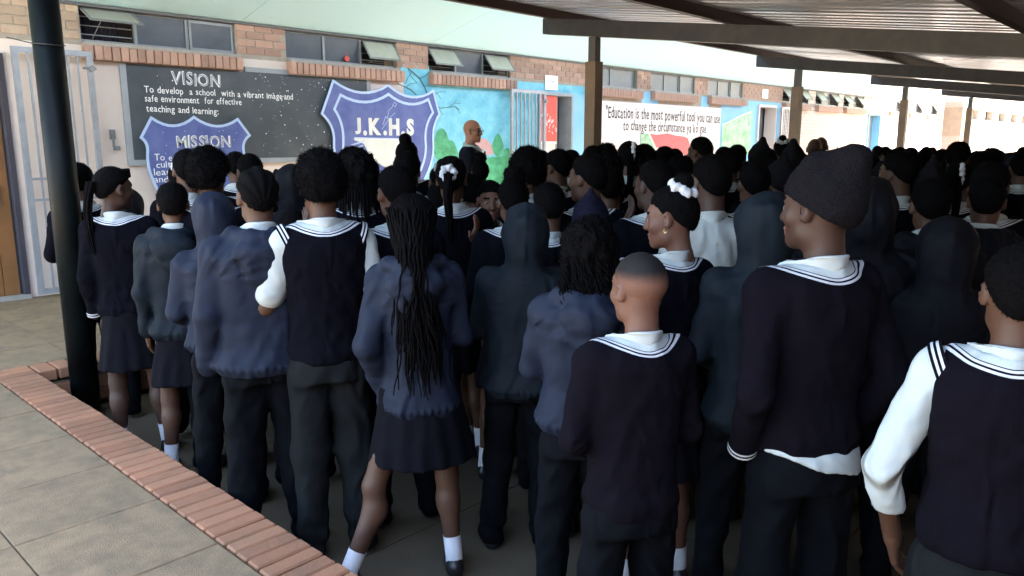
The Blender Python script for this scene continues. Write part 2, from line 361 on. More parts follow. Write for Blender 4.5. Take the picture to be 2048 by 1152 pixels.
MB().box(3.075, 3.125, WY-.03, WY, .02, .12).box(3.085, 3.105, WY-.05, WY-.03, -.06, .10).box(3.10, 3.155, WY-.045, WY, -.09, -.045).build('latch', 'grey_steel', bld)
# soffit + fascia
def sz(y): return 1.335+.25*(8.5-y)
def slab(name, m, x0, x1, ye, t0, t1, y0=8.5):
    MB().add([(x, y, sz(y)+t) for x in (x0, x1) for y in (y0, ye) for t in (t0, t1)], [(0, 1, 3, 2), (4, 6, 7, 5), (0, 4, 5, 1), (2, 3, 7, 6), (0, 2, 6, 4), (1, 5, 7, 3)]).build(name, m, bld)
for i in range(10):
    x0 = -1+i*2.8; ye = 5.7 if i < 3 else 6.9; slab('soffit_board', 'soffit', x0+.003, x0+2.797, ye+.03, 0, .02); slab('fascia', 'post_grey', x0, x0+2.8, ye, -.005, .16, ye+.028)
    slab('roof', 'roof_sheet', x0, x0+2.8, ye-.05, .165, .18, 9.2)
MB().box(-1, 27, WY-.025, WY+.01, 1.305, 1.333).build('cornice', 'post_grey', bld)
# painted pier at the far end, stepping out of the wall
pr = empty('brick_pier', (32.8, 8, VE)); tag(pr, 'far brick pier painted orange and blue at the bright right end of the wall', 'pier'); pp = MB(); q = MB()
for c in range(42):
    zz = .01+c*.075
    for k in range(3): (pp if zz < 2.9 else q).box(-.33+k*.225+(.0 if c % 2 else .0), -.33+k*.225+.213, -.31, .31, zz, zz+.066)
tag(pp.build('brick', 'brick', pr), kind='stuff'); MB().box(-.32, .33, -.3, .3, 0, 3.2).build('core', 'mortar', pr); MB().box(-.2, .36, -.33, .33, 2.75, 3.45).build('blue_cap', 'sky_blue', pr)
MB().box(-.34, .36, -.322, .32, 1.7, 2.74).build('orange_band', 'post_tan', pr)

# added block, out of view behind the camera, to cut sky light from there
ob = empty('rear_light_blocker', (8, -4, VE)); ob.location = (0, 0, 0); tag(ob, 'added plain brick block, unseen behind the viewer, blocking light from the rear', 'building')
MB().box(-7, 30, -9, -2.6, -1.8, 1.25).build('wall', 'brick', ob); MB().box(-7.3, 30.3, -9.3, -1.5, 1.26, 1.36).build('roof', 'roof_sheet', ob)
for k in range(9): MB().box(1+k*3.2, 2.7+k*3.2, -2.6, -2.56, .3, 1.2).build('window', 'glass_dark', ob)
# ------------------------------------------------------------------ blackboard with the vision text
bb = empty('blackboard', (0, 0, 0)); tag(bb, 'large black wall board lettered VISION in white with speckles of chalk', 'board')
MB().box(3.285, 6.30, WY-.030, WY-.003, -.19, .785).build('panel', 'blackboard', bb)
MB().box(3.225, 3.284, WY-.038, WY-.002, -.25, .79).box(3.284, 6.30, WY-.038, WY-.002, -.25, -.191).box(6.301, 6.36, WY-.038, WY-.002, -.25, .9).box(4.6, 6.301, WY-.038, WY-.002, .786, .84).build('frame', 'board_frame', bb)
BY = WY-.031
text('VISION', 3.74, .605, .185, BY, 'chalk_white', bb, width=.565, dz=-.0, offset=.026, jit=.06, sp=.10)
text('VISION', 3.748, .603, .185, BY-.0022, 'board_frame', bb, width=.567, dz=-.0, offset=-.012, jit=.06, sp=.10)
text('To develop  a school  with a vibrant image·and', 3.45, .505, .10, BY, 'chalk_white', bb, width=1.76, dz=-.01, jit=.04, offset=.006)
text('safe environment  for effective', 3.45, .412, .10, BY, 'chalk_white', bb, width=1.09, jit=.04, offset=.006)
text('teaching and learning:', 3.455, .312, .10, BY, 'chalk_white', bb, width=.80, dz=-.015, jit=.04, offset=.006)
sp = MB(); rg = random.Random(11)
for k in range(150):
    x = rg.uniform(3.35, 6.28) if k % 9 == 0 else rg.uniform(4.75, 6.28); z = rg.uniform(-.17, .76) if k % 3 else .76-abs(rg.gauss(0, .14)); r_ = rg.choice((.002, .003, .003, .004, .007))
    sp.prism([(x+r_*math.cos(t), z+r_*math.sin(t)*1.1) for t in (0, 1, 2, 3, 4, 5.2)], BY-.0012, BY)
tag(sp.build('paint_fleck', 'chalk_white', bb), kind='stuff')
# ------------------------------------------------------------------ shields
def bez(a, c, b, n=8): return [((1-t)**2*a[0]+2*t*(1-t)*c[0]+t*t*b[0], (1-t)**2*a[1]+2*t*(1-t)*c[1]+t*t*b[1]) for t in [k/n for k in range(n)]]
def shield(TL, M, TR, Rt, Rn, B, Ln, L, sag):
    mid = lambda a, b, s: ((a[0]+b[0])/2, (a[1]+b[1])/2-s)
    P = bez(TL, mid(TL, M, sag*1.6), M)+bez(M, mid(M, TR, sag*1.6), TR)+[TR]
    P += bez(Rt, (Rn[0]-.02, (Rt[1]+Rn[1])/2+.03), Rn)+bez(Rn, (Rn[0]+.06, B[1]*.45), B, 12)+bez(B, (Ln[0]-.06, B[1]*.45), Ln, 12)+bez(Ln, (Ln[0]+.02, (L[1]+Ln[1])/2+.03), L)+[L]
    return P
def scaleto(P, c, k): return [(c[0]+(x-c[0])*k, c[1]+(z-c[1])*k) for x, z in P]
ms = empty('mission_shield'); tag(ms, 'smaller blue shield lettered MISSION over the lower left of the black board', 'emblem')
P = shield((3.49, .245), (3.95, .262), (4.46, .25), (4.595, .07), (4.51, -.12), (3.97, -1.15), (3.42, -.12), (3.368, .04), .11)
MB().prism(P, WY-.052, WY-.040).build('shield_panel', 'crest_blue', ms); MB().strip(P, .028, WY-.056, WY-.050, True).build('outline', 'crest_edge', ms)
text('MISSION', 3.74, -.058, .175, WY-.053, 'chalk_white', ms, width=.63, offset=.026, jit=.06); text('MISSION', 3.748, -.060, .175, WY-.0555, 'board_frame', ms, width=.632, offset=-.012, jit=.06, sp=.10)
for s_, x, z, w in (('To e', 3.487, -.20, .2), ('cult', 3.50, -.275, .17), ('learn', 3.47, -.355, .24), ('and', 3.465, -.43, .16)): text(s_, x, z, .10, WY-.053, 'chalk_white', ms, width=w, jit=.06)
text('ade', 4.42, -.335, .095, WY-.053, 'chalk_white', ms, width=.12, jit=.06); text('i', 4.44, -.42, .095, WY-.053, 'chalk_white', ms, jit=.06)
f2 = MB(); rg = random.Random(5)
for k in range(16): x, z = rg.uniform(3.6, 4.45), rg.uniform(-.2, .14); f2.prism([(x+.004*math.cos(t), z+.004*math.sin(t)) for t in (0, 1, 2, 3, 4, 5.2)], WY-.0535, WY-.052)
tag(f2.build('paint_fleck', 'chalk_white', ms), kind='stuff')
cr = empty('school_crest'); tag(cr, 'large blue school crest with double outline lettered J.K.H.S. above an open book', 'emblem')
P = shield((5.765, .745), (6.625, .735), (7.42, .70), (7.525, .38), (7.40, .0), (6.60, -1.1), (5.74, .0), (5.58, .34), .15)
MB().prism(P, WY-.062, WY-.002).build('shield_panel', 'crest_blue', cr); MB().strip(P, .030, WY-.068, WY-.060, True).build('outline', 'crest_edge', cr)
P = shield((5.865, .58), (6.63, .62), (7.325, .58), (7.41, .40), (7.26, .0), (6.60, -.95), (5.88, .0), (5.765, .40), .12)
MB().strip(P, .034, WY-.066, WY-.0605, True).build('inner_outline', 'crest_edge', cr)
text('J.K.H.S', 6.07, .095, .285, WY-.063, 'crest_page', cr, width=1.02, offset=.055, jit=.02, sp=.13)
MB().prism([(6.05, .045), (6.86, .035), (6.98, -.05), (6.86, -.20), (6.70, -.31), (6.55, -.35), (6.40, -.27), (6.27, -.15), (6.20, -.03), (6.05, .02)], WY-.0645, WY-.0615).build('book_page', 'crest_page', cr)
ry = MB()
for k in range(4): ry.strip([(6.20-.02*k, .00-.05*k), (6.00-.015*k, -.045-.085*k)], .016, WY-.0655, WY-.0615)
for k in range(4): ry.strip([(6.70+.07*k, -.30+.04*k), (6.74+.08*k, -.38+.03*k)], .016, WY-.0655, WY-.0615)
ry.strip([(6.06, .048), (6.9, .036)], .012, WY-.0655, WY-.0615); ry.build('ray', 'crest_edge', cr)
g = MB(); g.strip([(6.52, .22), (6.57, .33), (6.60, .30), (6.62, .40), (6.68, .45), (6.72, .52), (6.76, .50), (6.74, .46), (6.70, .48)], .005, WY-.0665, WY-.0625).strip([(6.50, .16), (6.60, .27), (6.66, .33), (6.73, .38)], .004, WY-.0665, WY-.0625); g.build('chalk_scribble', 'crest_edge', cr)
# mural motifs on the wall (flat paint: parts of the building)
br = MB(); Y0, Y1 = WY-.003, WY+.0005
for pts, w in (([(7.00, 1.0), (7.12, .93), (7.23, .86), (7.32, .75), (7.36, .66)], .022), ([(7.23, .86), (7.33, .90), (7.42, .96), (7.46, 1.02)], .012), ([(7.1, .95), (7.02, .86), (6.98, .78)], .008),
               ([(6.84, .77), (6.95, .74), (7.07, .70), (7.16, .64)], .014), ([(6.98, .73), (7.06, .78), (7.18, .80)], .008), ([(7.02, .99), (7.08, .88), (7.18, .80)], .006),
               ([(7.50, .50), (7.62, .47), (7.78, .49), (7.90, .50), (7.98, .46)], .012), ([(7.78, .49), (7.88, .55), (8.0, .55)], .008), ([(7.56, .48), (7.66, .38)], .007), ([(7.9, .50), (7.99, .41)], .008), ([(7.50, .66), (7.6, .70), (7.72, .70)], .007), ([(7.88, .55), (7.92, .60)], .006), ([(7.55, .68), (7.62, .60)], .005)):
    br.strip(pts, w, Y0, Y1)
br.build('painted_branch', 'branch_paint', bld)
gm = MB(); gm.prism([(7.5, -1.5), (9.74, -1.5), (9.74, -.35), (9.2, -.28), (8.9, -.22), (8.5, -.25), (8.1, -.33), (7.5, -.30)], Y0, Y1)
for cx_, cz_, rx, rz_ in ((7.62, -.05, .17, .24), (7.80, -.16, .14, .18), (8.79, -.06, .13, .17), (9.0, -.2, .12, .1)):
    gm.prism([(cx_+rx*math.cos(t)*(1 if math.sin(t) < .3 else .8), cz_+rz_*math.sin(t)) for t in [k*math.pi/8 for k in range(16)]], Y0-.001-.001*cx_*.1, Y1-.001)
gm.prism([(8.68, -.05), (8.9, -.05), (8.79, .14)], Y0-.002, Y1-.002); gm.build('painted_shrub', 'green_paint', bld)
MB().prism([(8.20, -.10), (8.32, .03), (8.5, .05), (8.62, -.02), (8.70, -.18), (8.55, -.22), (8.5, -.10), (8.42, -.22), (8.34, -.08), (8.24, -.18)], Y0-.003, Y1-.001).build('painted_house', 'pink_paint', bld)
text('"Education is the most powerful tool you can use', 11.60, .43, .30, WY-.003, 'ink', bld, width=4.24, dz=-.03, offset=.008, jit=.05, sp=.10)
text('to change the circumstance ya ko gae', 12.15, .21, .27, WY-.003, 'ink', bld, width=3.1, dz=-.03, offset=.008, jit=.05)
fl = MB(); fl.strip([(12.74, .17), (12.74, -.75)], .022, Y0, Y1); fl.build('painted_flagpole', 'branch_paint', bld)
MB().prism([(12.76, .15), (13.0, .15), (13.26, -.12), (13.0, -.5), (12.76, -.6)], Y0, Y1).build('painted_flag', 'green_wash', bld)
MB().prism([(13.06, .15), (13.3, .13), (13.7, .16), (14.0, .12), (14.35, .10), (14.5, .06), (14.62, -.12), (14.5, -.3), (14.0, -.2), (13.5, -.12), (13.3, -.12)], Y0, Y1).build('painted_flag', 'red_soft', bld)
MB().prism([(15.93, .35), (16.2, .41), (16.7, .55), (17.3, .68), (17.33, -.3), (15.93, -.3)], Y0-.006, Y1-.006).build('painted_field', 'green_wash', bld)
MB().prism([(15.93, .37), (16.2, .43), (16.7, .57), (17.3, .70), (17.3, .68), (16.7, .55), (16.2, .41), (15.93, .35)], Y0-.007, Y1-.006).build('painted_field_edge', 'paper', bld)
# paper notices
def notice(x0, x1, z0, z1, label, lines, sz_):
    e = empty('paper_notice', (x0, WY, z0)); e.location = (0, 0, 0); tag(e, label, 'notice'); MB().box(x0, x1, WY-.012, WY-.009, z0, z1).build('sheet', 'paper', e)
    for k, t in enumerate(lines): text(t, x0+.03, z1-.07-sz_*1.3*(k+.6), sz_, WY-.0125, 'paper_ink', e, width=x1-x0-.06, jit=.02)
notice(9.90, 10.22, .835, 1.07, 'white paper sheet reading ROOM 5 taped above the red door', ['ROOM 5'], .075)
notice(17.80, 18.10, 1.01, 1.22, 'small white paper notice on the brick above the second doorway', [], .05)

# ------------------------------------------------------------------ security gates
def gate(x0, x1, z0, z1, y, nb_, label, ang=0, rails=()):
    e = empty('security_gate', (x0, y, VE), ang); tag(e, label, 'gate', 'steel bar gates folded back beside the classroom doors'); w = x1-x0; a, b = z0-VE, z1-VE
    MB().box(0, .05, -.02, .02, a, b).box(w-.05, w, -.02, .02, a, b).box(.05, w-.05, -.02, .02, b-.05, b).box(.05, w-.05, -.02, .02, a, a+.05).build('frame', 'gate_steel', e)
    for k in range(nb_):
        x = .05+(w-.1)*(k+1)/(nb_+1); MB().box(x-.009, x+.009, -.009, .009, a+.05, b-.05).build('bar', 'gate_steel', e)
    for r_ in rails: MB().box(.05, w-.05, -.008, .008, r_-VE-.012, r_-VE+.012).build('rail', 'gate_steel', e)
    MB().tube([(w-.02, -.05, b-.16), (w-.02, .0, b-.16)], .03, 8).tube([(w-.10, -.03, b-.16), (w+.02, -.03, b-.16)], .012, 6).build('hinge', 'grey_steel', e); return e
gate(2.24, 2.93, -1.46, .86, 8.36, 6, 'grey steel bar gate against the cream wall behind the black pole', 0, (-.35, -.55))
gate(8.94, 9.76, -1.46, .80, 8.36, 7, 'grey bar gate against the turquoise mural left of the red door')
gate(18.62, 19.55, -1.46, .83, 8.36, 8, 'white bar gate beside the second doorway behind the middle post', 0, (.1, -.1))
gate(26.15, 27.1, -1.46, .80, 8.36, 8, 'pale bar gate beside the third doorway by the bright wall', 0, (-.05, -.2))

# ------------------------------------------------------------------ canopy
can = empty('canopy', (0, 0, GR)); can.location = (0, 0, 0); tag(can, 'sloping metal canopy of corrugated sheets on dark beams over the crowd', 'canopy')
def bz(y): return 1.40-.125*(6.11-y)
BX = [1.62, 7.13, 12.57, 18.05, 23.5]
def slopebox(mb, x0, x1, ya, yb, t0, t1):
    v = [(x, y, bz(y)+t) for x in (x0, x1) for y in (ya, yb) for t in (t0, t1)]; mb.add(v, [(0, 1, 3, 2), (4, 6, 7, 5), (0, 4, 5, 1), (2, 3, 7, 6), (0, 2, 6, 4), (1, 5, 7, 3)])
for x in BX:
    m = MB(); slopebox(m, x-.055, x+.055, -1.3, 6.11, -.012, 0); slopebox(m, x-.055, x+.055, -1.3, 6.11, -.175, -.163); slopebox(m, x-.02, x+.02, -1.3, 6.11, -.163, -.012)
    slopebox(m, x-.055, x-.045, -1.3, 6.112, -.163, -.012); m.build('beam', 'beam_grey', can)
for y in (6.03, 3.75, 1.30, -1.05):
    m = MB(); z = bz(y)+.002; m.box(1.3, 26.5, y-.035, y-.028, z, z+.10).box(1.3, 26.5, y-.028, y+.03, z, z+.007).box(1.3, 26.5, y-.028, y+.03, z+.093, z+.10); m.build('purlin', 'purlin_red', can)
# trapezoid sheets, ribs along Y
pit = .237; n = int(.95/pit)
for i in range(27):
    x0 = 1.25+i*.95; v = []; f = []; k = 0; prof = []
    for q in range(n): b = x0+q*pit; prof += [(b, 0), (b+.11, 0), (b+.13, .05), (b+.215, .05)]
    prof.append((x0+n*pit+.01, 0))
    for (x, z) in prof:
        for y in (-1.45, 6.17): v += [(x, y, bz(y)+.105+z+(.002 if i % 2 else 0))]
    f = [(2*a, 2*a+1, 2*a+3, 2*a+2) for a in range(len(prof)-1)]
    me = bpy.data.meshes.new('roof_sheet'); me.from_pydata(v, [], f); o = link('roof_sheet', me, 'roof_sheet', can)
    sm_ = o.modifiers.new('thick', 'SOLIDIFY'); sm_.thickness = .0015
labs = ['tall black painted round pole at the veranda corner on the left', 'square canopy post tan below and grey above, nearest the blackboard end', 'square canopy post in front of the second doorway', 'slim canopy post against the bright far wall', 'farthest slim canopy post against the glare at right']
for k, x in enumerate(BX):
    e = empty('canopy_post', (x, 5.30 if k == 0 else 5.40, GR)); tag(e, labs[k], 'post', 'posts carrying the canopy')
    zb = bz(5.4)-.177-GR
    if k == 0:
        MB().tube([(0, 0, -.02), (0, 0, zb)], .083, 28).build('shaft', 'pole_black', e, smooth=True)
        MB().tube([(.088*math.cos(t), .088*math.sin(t), 2.37+.01*math.sin(t)) for t in [q*math.pi/8 for q in range(17)]], .004, 5).tube([(.08, .02, 2.375), (.45, 1.4, 2.36), (.9, 2.93, 2.46)], .003, 5).tube([(-.09, 0, 2.37), (-.22, -.02, 2.39)], .003, 5).build('wire_tie', 'wire', e)
    else:
        MB().box(-.07, .07, -.07, .07, 0, 2.67).build('lower_shaft', 'post_tan', e); MB().box(-.048, .048, -.048, .048, 2.67, zb).build('upper_shaft', 'post_grey', e)

# ================================================================== PEOPLE
mat('skin', (0.0690, 0.0312, 0.0180), .55, spec=.3, noise=(14, .35), sss=.12, bump=(120, .04)); mat('skin_light', (.12, .055, .036), .55, spec=.3, noise=(14, .3), sss=.12, bump=(120, .04))
mat('skin_dark', (0.0450, 0.0210, 0.0142), .55, spec=.3, noise=(14, .35), sss=.1); mat('lips', (.17, .06, .05), .4); mat('nail', (.3, .16, .12), .35)
mat('hair_old', (0.0027, 0.0023, 0.0023), .75, bump=(220, .5), spec=.12); mat('hair_fade', (.03, .02, .016), .8, noise=(60, .6), c2=(.02, .014, .012), spec=.2)
mat('hair', (.0024, .0021, .0024), .8, bump=(220, .5), spec=.04)
mat('skin_warm', (.36, .165, .11), .55, spec=.3, noise=(14, .3), sss=.12)
mat('jersey', (0.0028, 0.0028, 0.0051), .95, crease=(7, .022), noise=(40, .4), c2=(0.0018, 0.0018, 0.0036), bump=(260, .35), spec=.04)
mat('jersey_plum', (0.0038, 0.0030, 0.0054), .95, crease=(6, .024), noise=(40, .4), c2=(0.0033, 0.0028, 0.0054), bump=(260, .35), spec=.05)
mat('jacket', (.0085, .0125, .0245), .72, crease=(4, .034), noise=(6, .5), c2=(0.0075, 0.0109, 0.0211), bump=(180, .12), spec=.14)
mat('jacket_teal', (0.0050, 0.0088, 0.0132), .72, crease=(4, .034), noise=(6, .5), c2=(0.0036, 0.0066, 0.0104), bump=(180, .12), spec=.12)
mat('jacket_dark', (0.0032, 0.0038, 0.0061), .75, crease=(5, .036), noise=(6, .5), bump=(180, .12), spec=.12)
mat('trousers', (0.0013, 0.0018, 0.0032), .85, crease=(5, .036), noise=(8, .4), bump=(200, .15), spec=.08); mat('trousers_grey', (0.0069, 0.0078, 0.0086), .85, crease=(5, .036), noise=(8, .4), bump=(200, .15), spec=.08)
mat('skirt', (0.0022, 0.0022, 0.0043), .85, noise=(8, .4), bump=(200, .15), spec=.08)
mat('shirt', (.36, .395, .39), .85, crease=(6, .034), noise=(9, .3), c2=(.30, .335, .33), bump=(120, .1)); mat('stripe_white', (.46, .47, .50), .9, bump=(260, .3))
mat('sock', (.66, .66, .68), .95, bump=(200, .3)); mat('shoe', (.012, .012, .013), .35, noise=(12, .3)); mat('sole', (.03, .028, .026), .8)
mat('beanie', (0.0071, 0.0063, 0.0080), .97, noise=(50, .6), c2=(0.0109, 0.0101, 0.0118), bump=(190, .9), spec=.05); mat('beanie_navy', (0.0067, 0.0076, 0.0176), .95, noise=(50, .5), bump=(190, .8), spec=.05)
mat('eye_white', (.22, .2, .18), .3); mat('iris', (.015, .008, .006), .1); mat('gold', (.7, .45, .15), .25, metal=1); mat('spectacle', (.02, .02, .02), .3)
mat('suit', (.006, .007, .013), .9, spec=.06, noise=(20, .4), bump=(200, .15)); mat('tie', (.012, .012, .02), .6); mat('hood_lining', (.01, .01, .012), .9)

def fade_mat(name, skin, dark, z0, z1):
    m = mat(name, dark, .75, spec=.25, bump=(260, .25)); n = m.node_tree.nodes; l = m.node_tree.links; b = n['Principled BSDF']; tc = n.new('ShaderNodeTexCoord'); sx = n.new('ShaderNodeSeparateXYZ'); l.new(tc.outputs['Object'], sx.inputs[0])
    t = n.new('ShaderNodeTexNoise'); t.inputs['Scale'].default_value = 22; l.new(tc.outputs['Object'], t.inputs['Vector']); ad = n.new('ShaderNodeMath'); ad.operation = 'MULTIPLY_ADD'; l.new(t.outputs[0], ad.inputs[0]); ad.inputs[1].default_value = .02; l.new(sx.outputs['Z'], ad.inputs[2])
    mr = n.new('ShaderNodeMapRange'); mr.interpolation_type = 'SMOOTHSTEP'; mr.inputs[1].default_value = z0; mr.inputs[2].default_value = z1; l.new(ad.outputs[0], mr.inputs[0]); mx = n.new('ShaderNodeMix'); mx.data_type = 'RGBA'; mx.inputs[6].default_value = (*skin, 1); mx.inputs[7].default_value = (*dark, 1)
    l.new(mr.outputs[0], mx.inputs[0]); l.new(mx.outputs[2], b.inputs['Base Color'])
fade_mat('hair_fade', (.12, .055, .036), (.006, .0045, .004), 1.665, 1.712)
# ---- signed distance grid + surface nets
def _lat(seed):
    g = np.random.RandomState(seed).rand(24, 24, 24).astype(np.float32)*2-1; return g
_LAT = _lat(3)
def vnoise(x, y, z):
    xi = np.floor(x).astype(int); yi = np.floor(y).astype(int); zi = np.floor(z).astype(int)
    fx, fy, fz = x-xi, y-yi, z-zi; fx = fx*fx*(3-2*fx); fy = fy*fy*(3-2*fy); fz = fz*fz*(3-2*fz); o = 0
    for a in (0, 1):
        wx = fx if a else 1-fx
        for b in (0, 1):
            wy = fy if b else 1-fy
            for c in (0, 1): o = o+_LAT[(xi+a) % 24, (yi+b) % 24, (zi+c) % 24]*wx*wy*(fz if c else 1-fz)
    return o
def axis(lo, hi, st): return np.linspace(lo, hi, max(4, int(round((hi-lo)/st))+1)).astype(np.float32)
class G:
    def __init__(s, xs, ys, zs):
        s.a = [np.asarray(t, np.float32) for t in (xs, ys, zs)]; s.d = np.full([len(t) for t in s.a], .5, np.float32)
        s.m = 2.5*max(float(np.max(np.diff(t))) for t in s.a)
    def sl(s, lo, hi):
        r = []
        for i in range(3):
            a = max(0, np.searchsorted(s.a[i], lo[i])-1); b = min(len(s.a[i]), np.searchsorted(s.a[i], hi[i])+1); r.append(slice(a, max(b, a+1)))
        X = s.a[0][r[0]][:, None, None]; Y = s.a[1][r[1]][None, :, None]; Z = s.a[2][r[2]][None, None, :]; return tuple(r), X, Y, Z
    def comb(s, r, e, k, mode):
        o = s.d[r]
        if mode == '-': e = -e
        if mode == '+':
            if k > 0: h = np.maximum(k-np.abs(o-e), 0)/k; s.d[r] = np.minimum(o, e)-h*h*k*.25
            else: s.d[r] = np.minimum(o, e)
        else:
            if k > 0: h = np.maximum(k-np.abs(o-e), 0)/k; s.d[r] = np.maximum(o, e)+h*h*k*.25
            else: s.d[r] = np.maximum(o, e)
    def cap(s, a, b, ra, rb=None, k=.02, mode='+', fl=None):
        rb = ra if rb is None else rb; a = np.array(a, float); b = np.array(b, float); m = max(ra, rb)+s.m+k
        r, X, Y, Z = s.sl(np.minimum(a, b)-m, np.maximum(a, b)+m); d = b-a; L = max(float(d@d), 1e-9)
        t = np.clip(((X-a[0])*d[0]+(Y-a[1])*d[1]+(Z-a[2])*d[2])/L, 0, 1)
        e = np.sqrt((X-a[0]-t*d[0])**2+(Y-a[1]-t*d[1])**2+(Z-a[2]-t*d[2])**2)-(ra+(rb-ra)*t); s.comb(r, e, k, mode); return s
    def ell(s, c, q, k=.02, mode='+', rz=0., rx=0.):
        m = max(q)+s.m+k; c = np.array(c, float); r, X, Y, Z = s.sl(c-m, c+m); x, y, z = X-c[0], Y-c[1], Z-c[2]
        if rz: cc, ss = math.cos(rz), math.sin(rz); x, y = x*cc+y*ss, -x*ss+y*cc
        if rx: cc, ss = math.cos(rx), math.sin(rx); y, z = y*cc+z*ss, -y*ss+z*cc
        n = np.sqrt((x/q[0])**2+(y/q[1])**2+(z/q[2])**2); n2 = np.sqrt((x/q[0]**2)**2+(y/q[1]**2)**2+(z/q[2]**2)**2)
        e = n*(n-1)/np.maximum(n2, 1e-6); s.comb(r, e, k, mode); return s
    def loft(s, prof, k=.02, p=2.2, fold=None):   # prof rows: z, half width, half depth, cy, cx
        P = sorted([tuple(q)+(0,)*(5-len(q)) for q in prof]); zz = [q[0] for q in P]; ma = max(q[1] for q in P)+.05; mb = max(q[2]+abs(q[3]) for q in P)+.05
        cx_ = P[0][4]; r, X, Y, Z = s.sl((cx_-ma-s.m-.1, -mb-s.m, zz[0]-s.m-.02), (cx_+ma+s.m+.1, mb+s.m, zz[-1]+s.m+.02)); z = Z.ravel()
        A, B, C, D = (np.interp(z, zz, [q[i] for q in P])[None, None, :] for i in (1, 2, 3, 4)); x = X-D; y = Y-C
        if fold is not None: f = 1+fold(np.arctan2(x, y), Z); A = A*f; B = B*f
        n = (np.abs(x/A)**p+np.abs(y/B)**p)**(1/p); e = (n-1)*np.minimum(A, B)*.9; e = np.maximum(e, np.maximum(zz[0]-Z, Z-zz[-1])); s.comb(r, e, k, '+'); return s
    def near(s, fn, w=.035):
        i = np.nonzero(np.abs(s.d) < w); s.d[i] += fn(s.a[0][i[0]], s.a[1][i[1]], s.a[2][i[2]]); return s
    def half(s, fn): s.d = np.maximum(s.d, fn(s.a[0][:, None, None], s.a[1][None, :, None], s.a[2][None, None, :])); return s
    def mesh(s):
        d = s.d.copy()
        for ax in range(3):
            ix = [slice(None)]*3
            for e in (0, -1): ix[ax] = e; d[tuple(ix)] = np.maximum(d[tuple(ix)], 1e-4)
        n = d.shape; ins = d < 0; cn = [k-1 for k in n]; acc = np.zeros(cn+[3], np.float32); cnt = np.zeros(cn, np.float32)
        for ax in range(3):
            o1, o2 = [i for i in range(3) if i != ax]; lo = [slice(None)]*3; hi = [slice(None)]*3; lo[ax] = slice(0, -1); hi[ax] = slice(1, None)
            a, b = d[tuple(lo)], d[tuple(hi)]; cr = (a < 0) != (b < 0); t = np.where(cr, a/np.where(cr, a-b, 1), 0)
            P = np.zeros(list(cr.shape)+[3], np.float32)
            for i in range(3):
                sh = [1, 1, 1]; sh[i] = -1
                if i == ax: base = s.a[i][:-1].reshape(sh); P[..., i] = base+t*np.diff(s.a[i]).reshape(sh)
                else: P[..., i] = s.a[i].reshape(sh)
            P *= cr[..., None]
            for u in (0, 1):
                for v in (0, 1):
                    q = [slice(None)]*3; q[o1] = slice(u, n[o1]-1+u); q[o2] = slice(v, n[o2]-1+v); q = tuple(q); acc += P[q]; cnt += cr[q]
        act = cnt > 0; idx = np.full(cn, -1, np.int64); idx[act] = np.arange(act.sum()); V = acc[act]/cnt[act][:, None]; F = []
        for ax in range(3):
            o1, o2 = (ax+1) % 3, (ax+2) % 3; lo = [slice(None)]*3; hi = [slice(None)]*3; lo[ax] = slice(0, -1); hi[ax] = slice(1, None)
            for o in (o1, o2): lo[o] = slice(1, -1); hi[o] = slice(1, -1)
            a, b = ins[tuple(lo)], ins[tuple(hi)]; w = np.nonzero(a != b); fl = a[w]; c = [0, 0, 0]; c[ax] = w[ax]; c[o1] = w[o1]+1; c[o2] = w[o2]+1
            def at_(u, v): e = list(c); e[o1] = c[o1]-u; e[o2] = c[o2]-v; return idx[e[0], e[1], e[2]]
            q = np.stack([at_(1, 1), at_(0, 1), at_(0, 0), at_(1, 0)], 1); q[~fl] = q[~fl][:, ::-1]; F.append(q)
        return V, (np.concatenate(F) if F else np.zeros((0, 4), int))
def tomesh(name, parts):      # parts: list of (V,F,material index per face or int)
    nv = 0; VV = []; FF = []; MM = []
    for V, F, m in parts:
        if len(F) == 0: continue
        F = np.asarray(F); VV.append(np.asarray(V, np.float32)); FF.append(F+nv); nv += len(V); MM.append(np.full(len(F), m) if np.isscalar(m) else np.asarray(m))
    V = np.concatenate(VV); me = bpy.data.meshes.new(name); me.vertices.add(len(V)); me.vertices.foreach_set('co', V.ravel())
    tot = [f.shape[1] for f in FF]; lv = np.concatenate([f.ravel() for f in FF]); ls = np.concatenate([np.full(len(f), f.shape[1]) for f in FF]); st = np.concatenate([[0], np.cumsum(ls)[:-1]])
    me.loops.add(len(lv)); me.loops.foreach_set('vertex_index', lv.astype(np.int32)); me.polygons.add(len(ls)); me.polygons.foreach_set('loop_start', st.astype(np.int32)); me.polygons.foreach_set('loop_total', ls.astype(np.int32))
    me.polygons.foreach_set('material_index', np.concatenate(MM).astype(np.int32)); me.update(calc_edges=True); me.polygons.foreach_set('use_smooth', np.ones(len(ls), bool)); return me
def tubes(paths, r, n=4, taper=.4):
    V = []; F = []; b = 0
    for P in paths:
        P = np.asarray(P, float); L = len(P); T = np.gradient(P, axis=0); T /= np.linalg.norm(T, axis=1)[:, None]+1e-9
        ref = np.array([.3, .9, .2]) if abs(T[0][1]) < .8 else np.array([1., 0, 0]); U = np.cross(T, ref); U /= np.linalg.norm(U, axis=1)[:, None]+1e-9; Wv = np.cross(T, U)
        rr = r*(1-(1-taper)*np.linspace(0, 1, L)**3); th = np.arange(n)*2*np.pi/n
        V.append((P[:, None]+rr[:, None, None]*(np.cos(th)[None, :, None]*U[:, None]+np.sin(th)[None, :, None]*Wv[:, None])).reshape(-1, 3))
        i = np.arange(L-1)[:, None]*n; k = np.arange(n)[None, :]; k2 = (k+1) % n; F.append(np.stack([i+k, i+k2, i+n+k2, i+n+k], -1).reshape(-1, 4)+b); b += L*n
    return np.concatenate(V), np.concatenate(F)
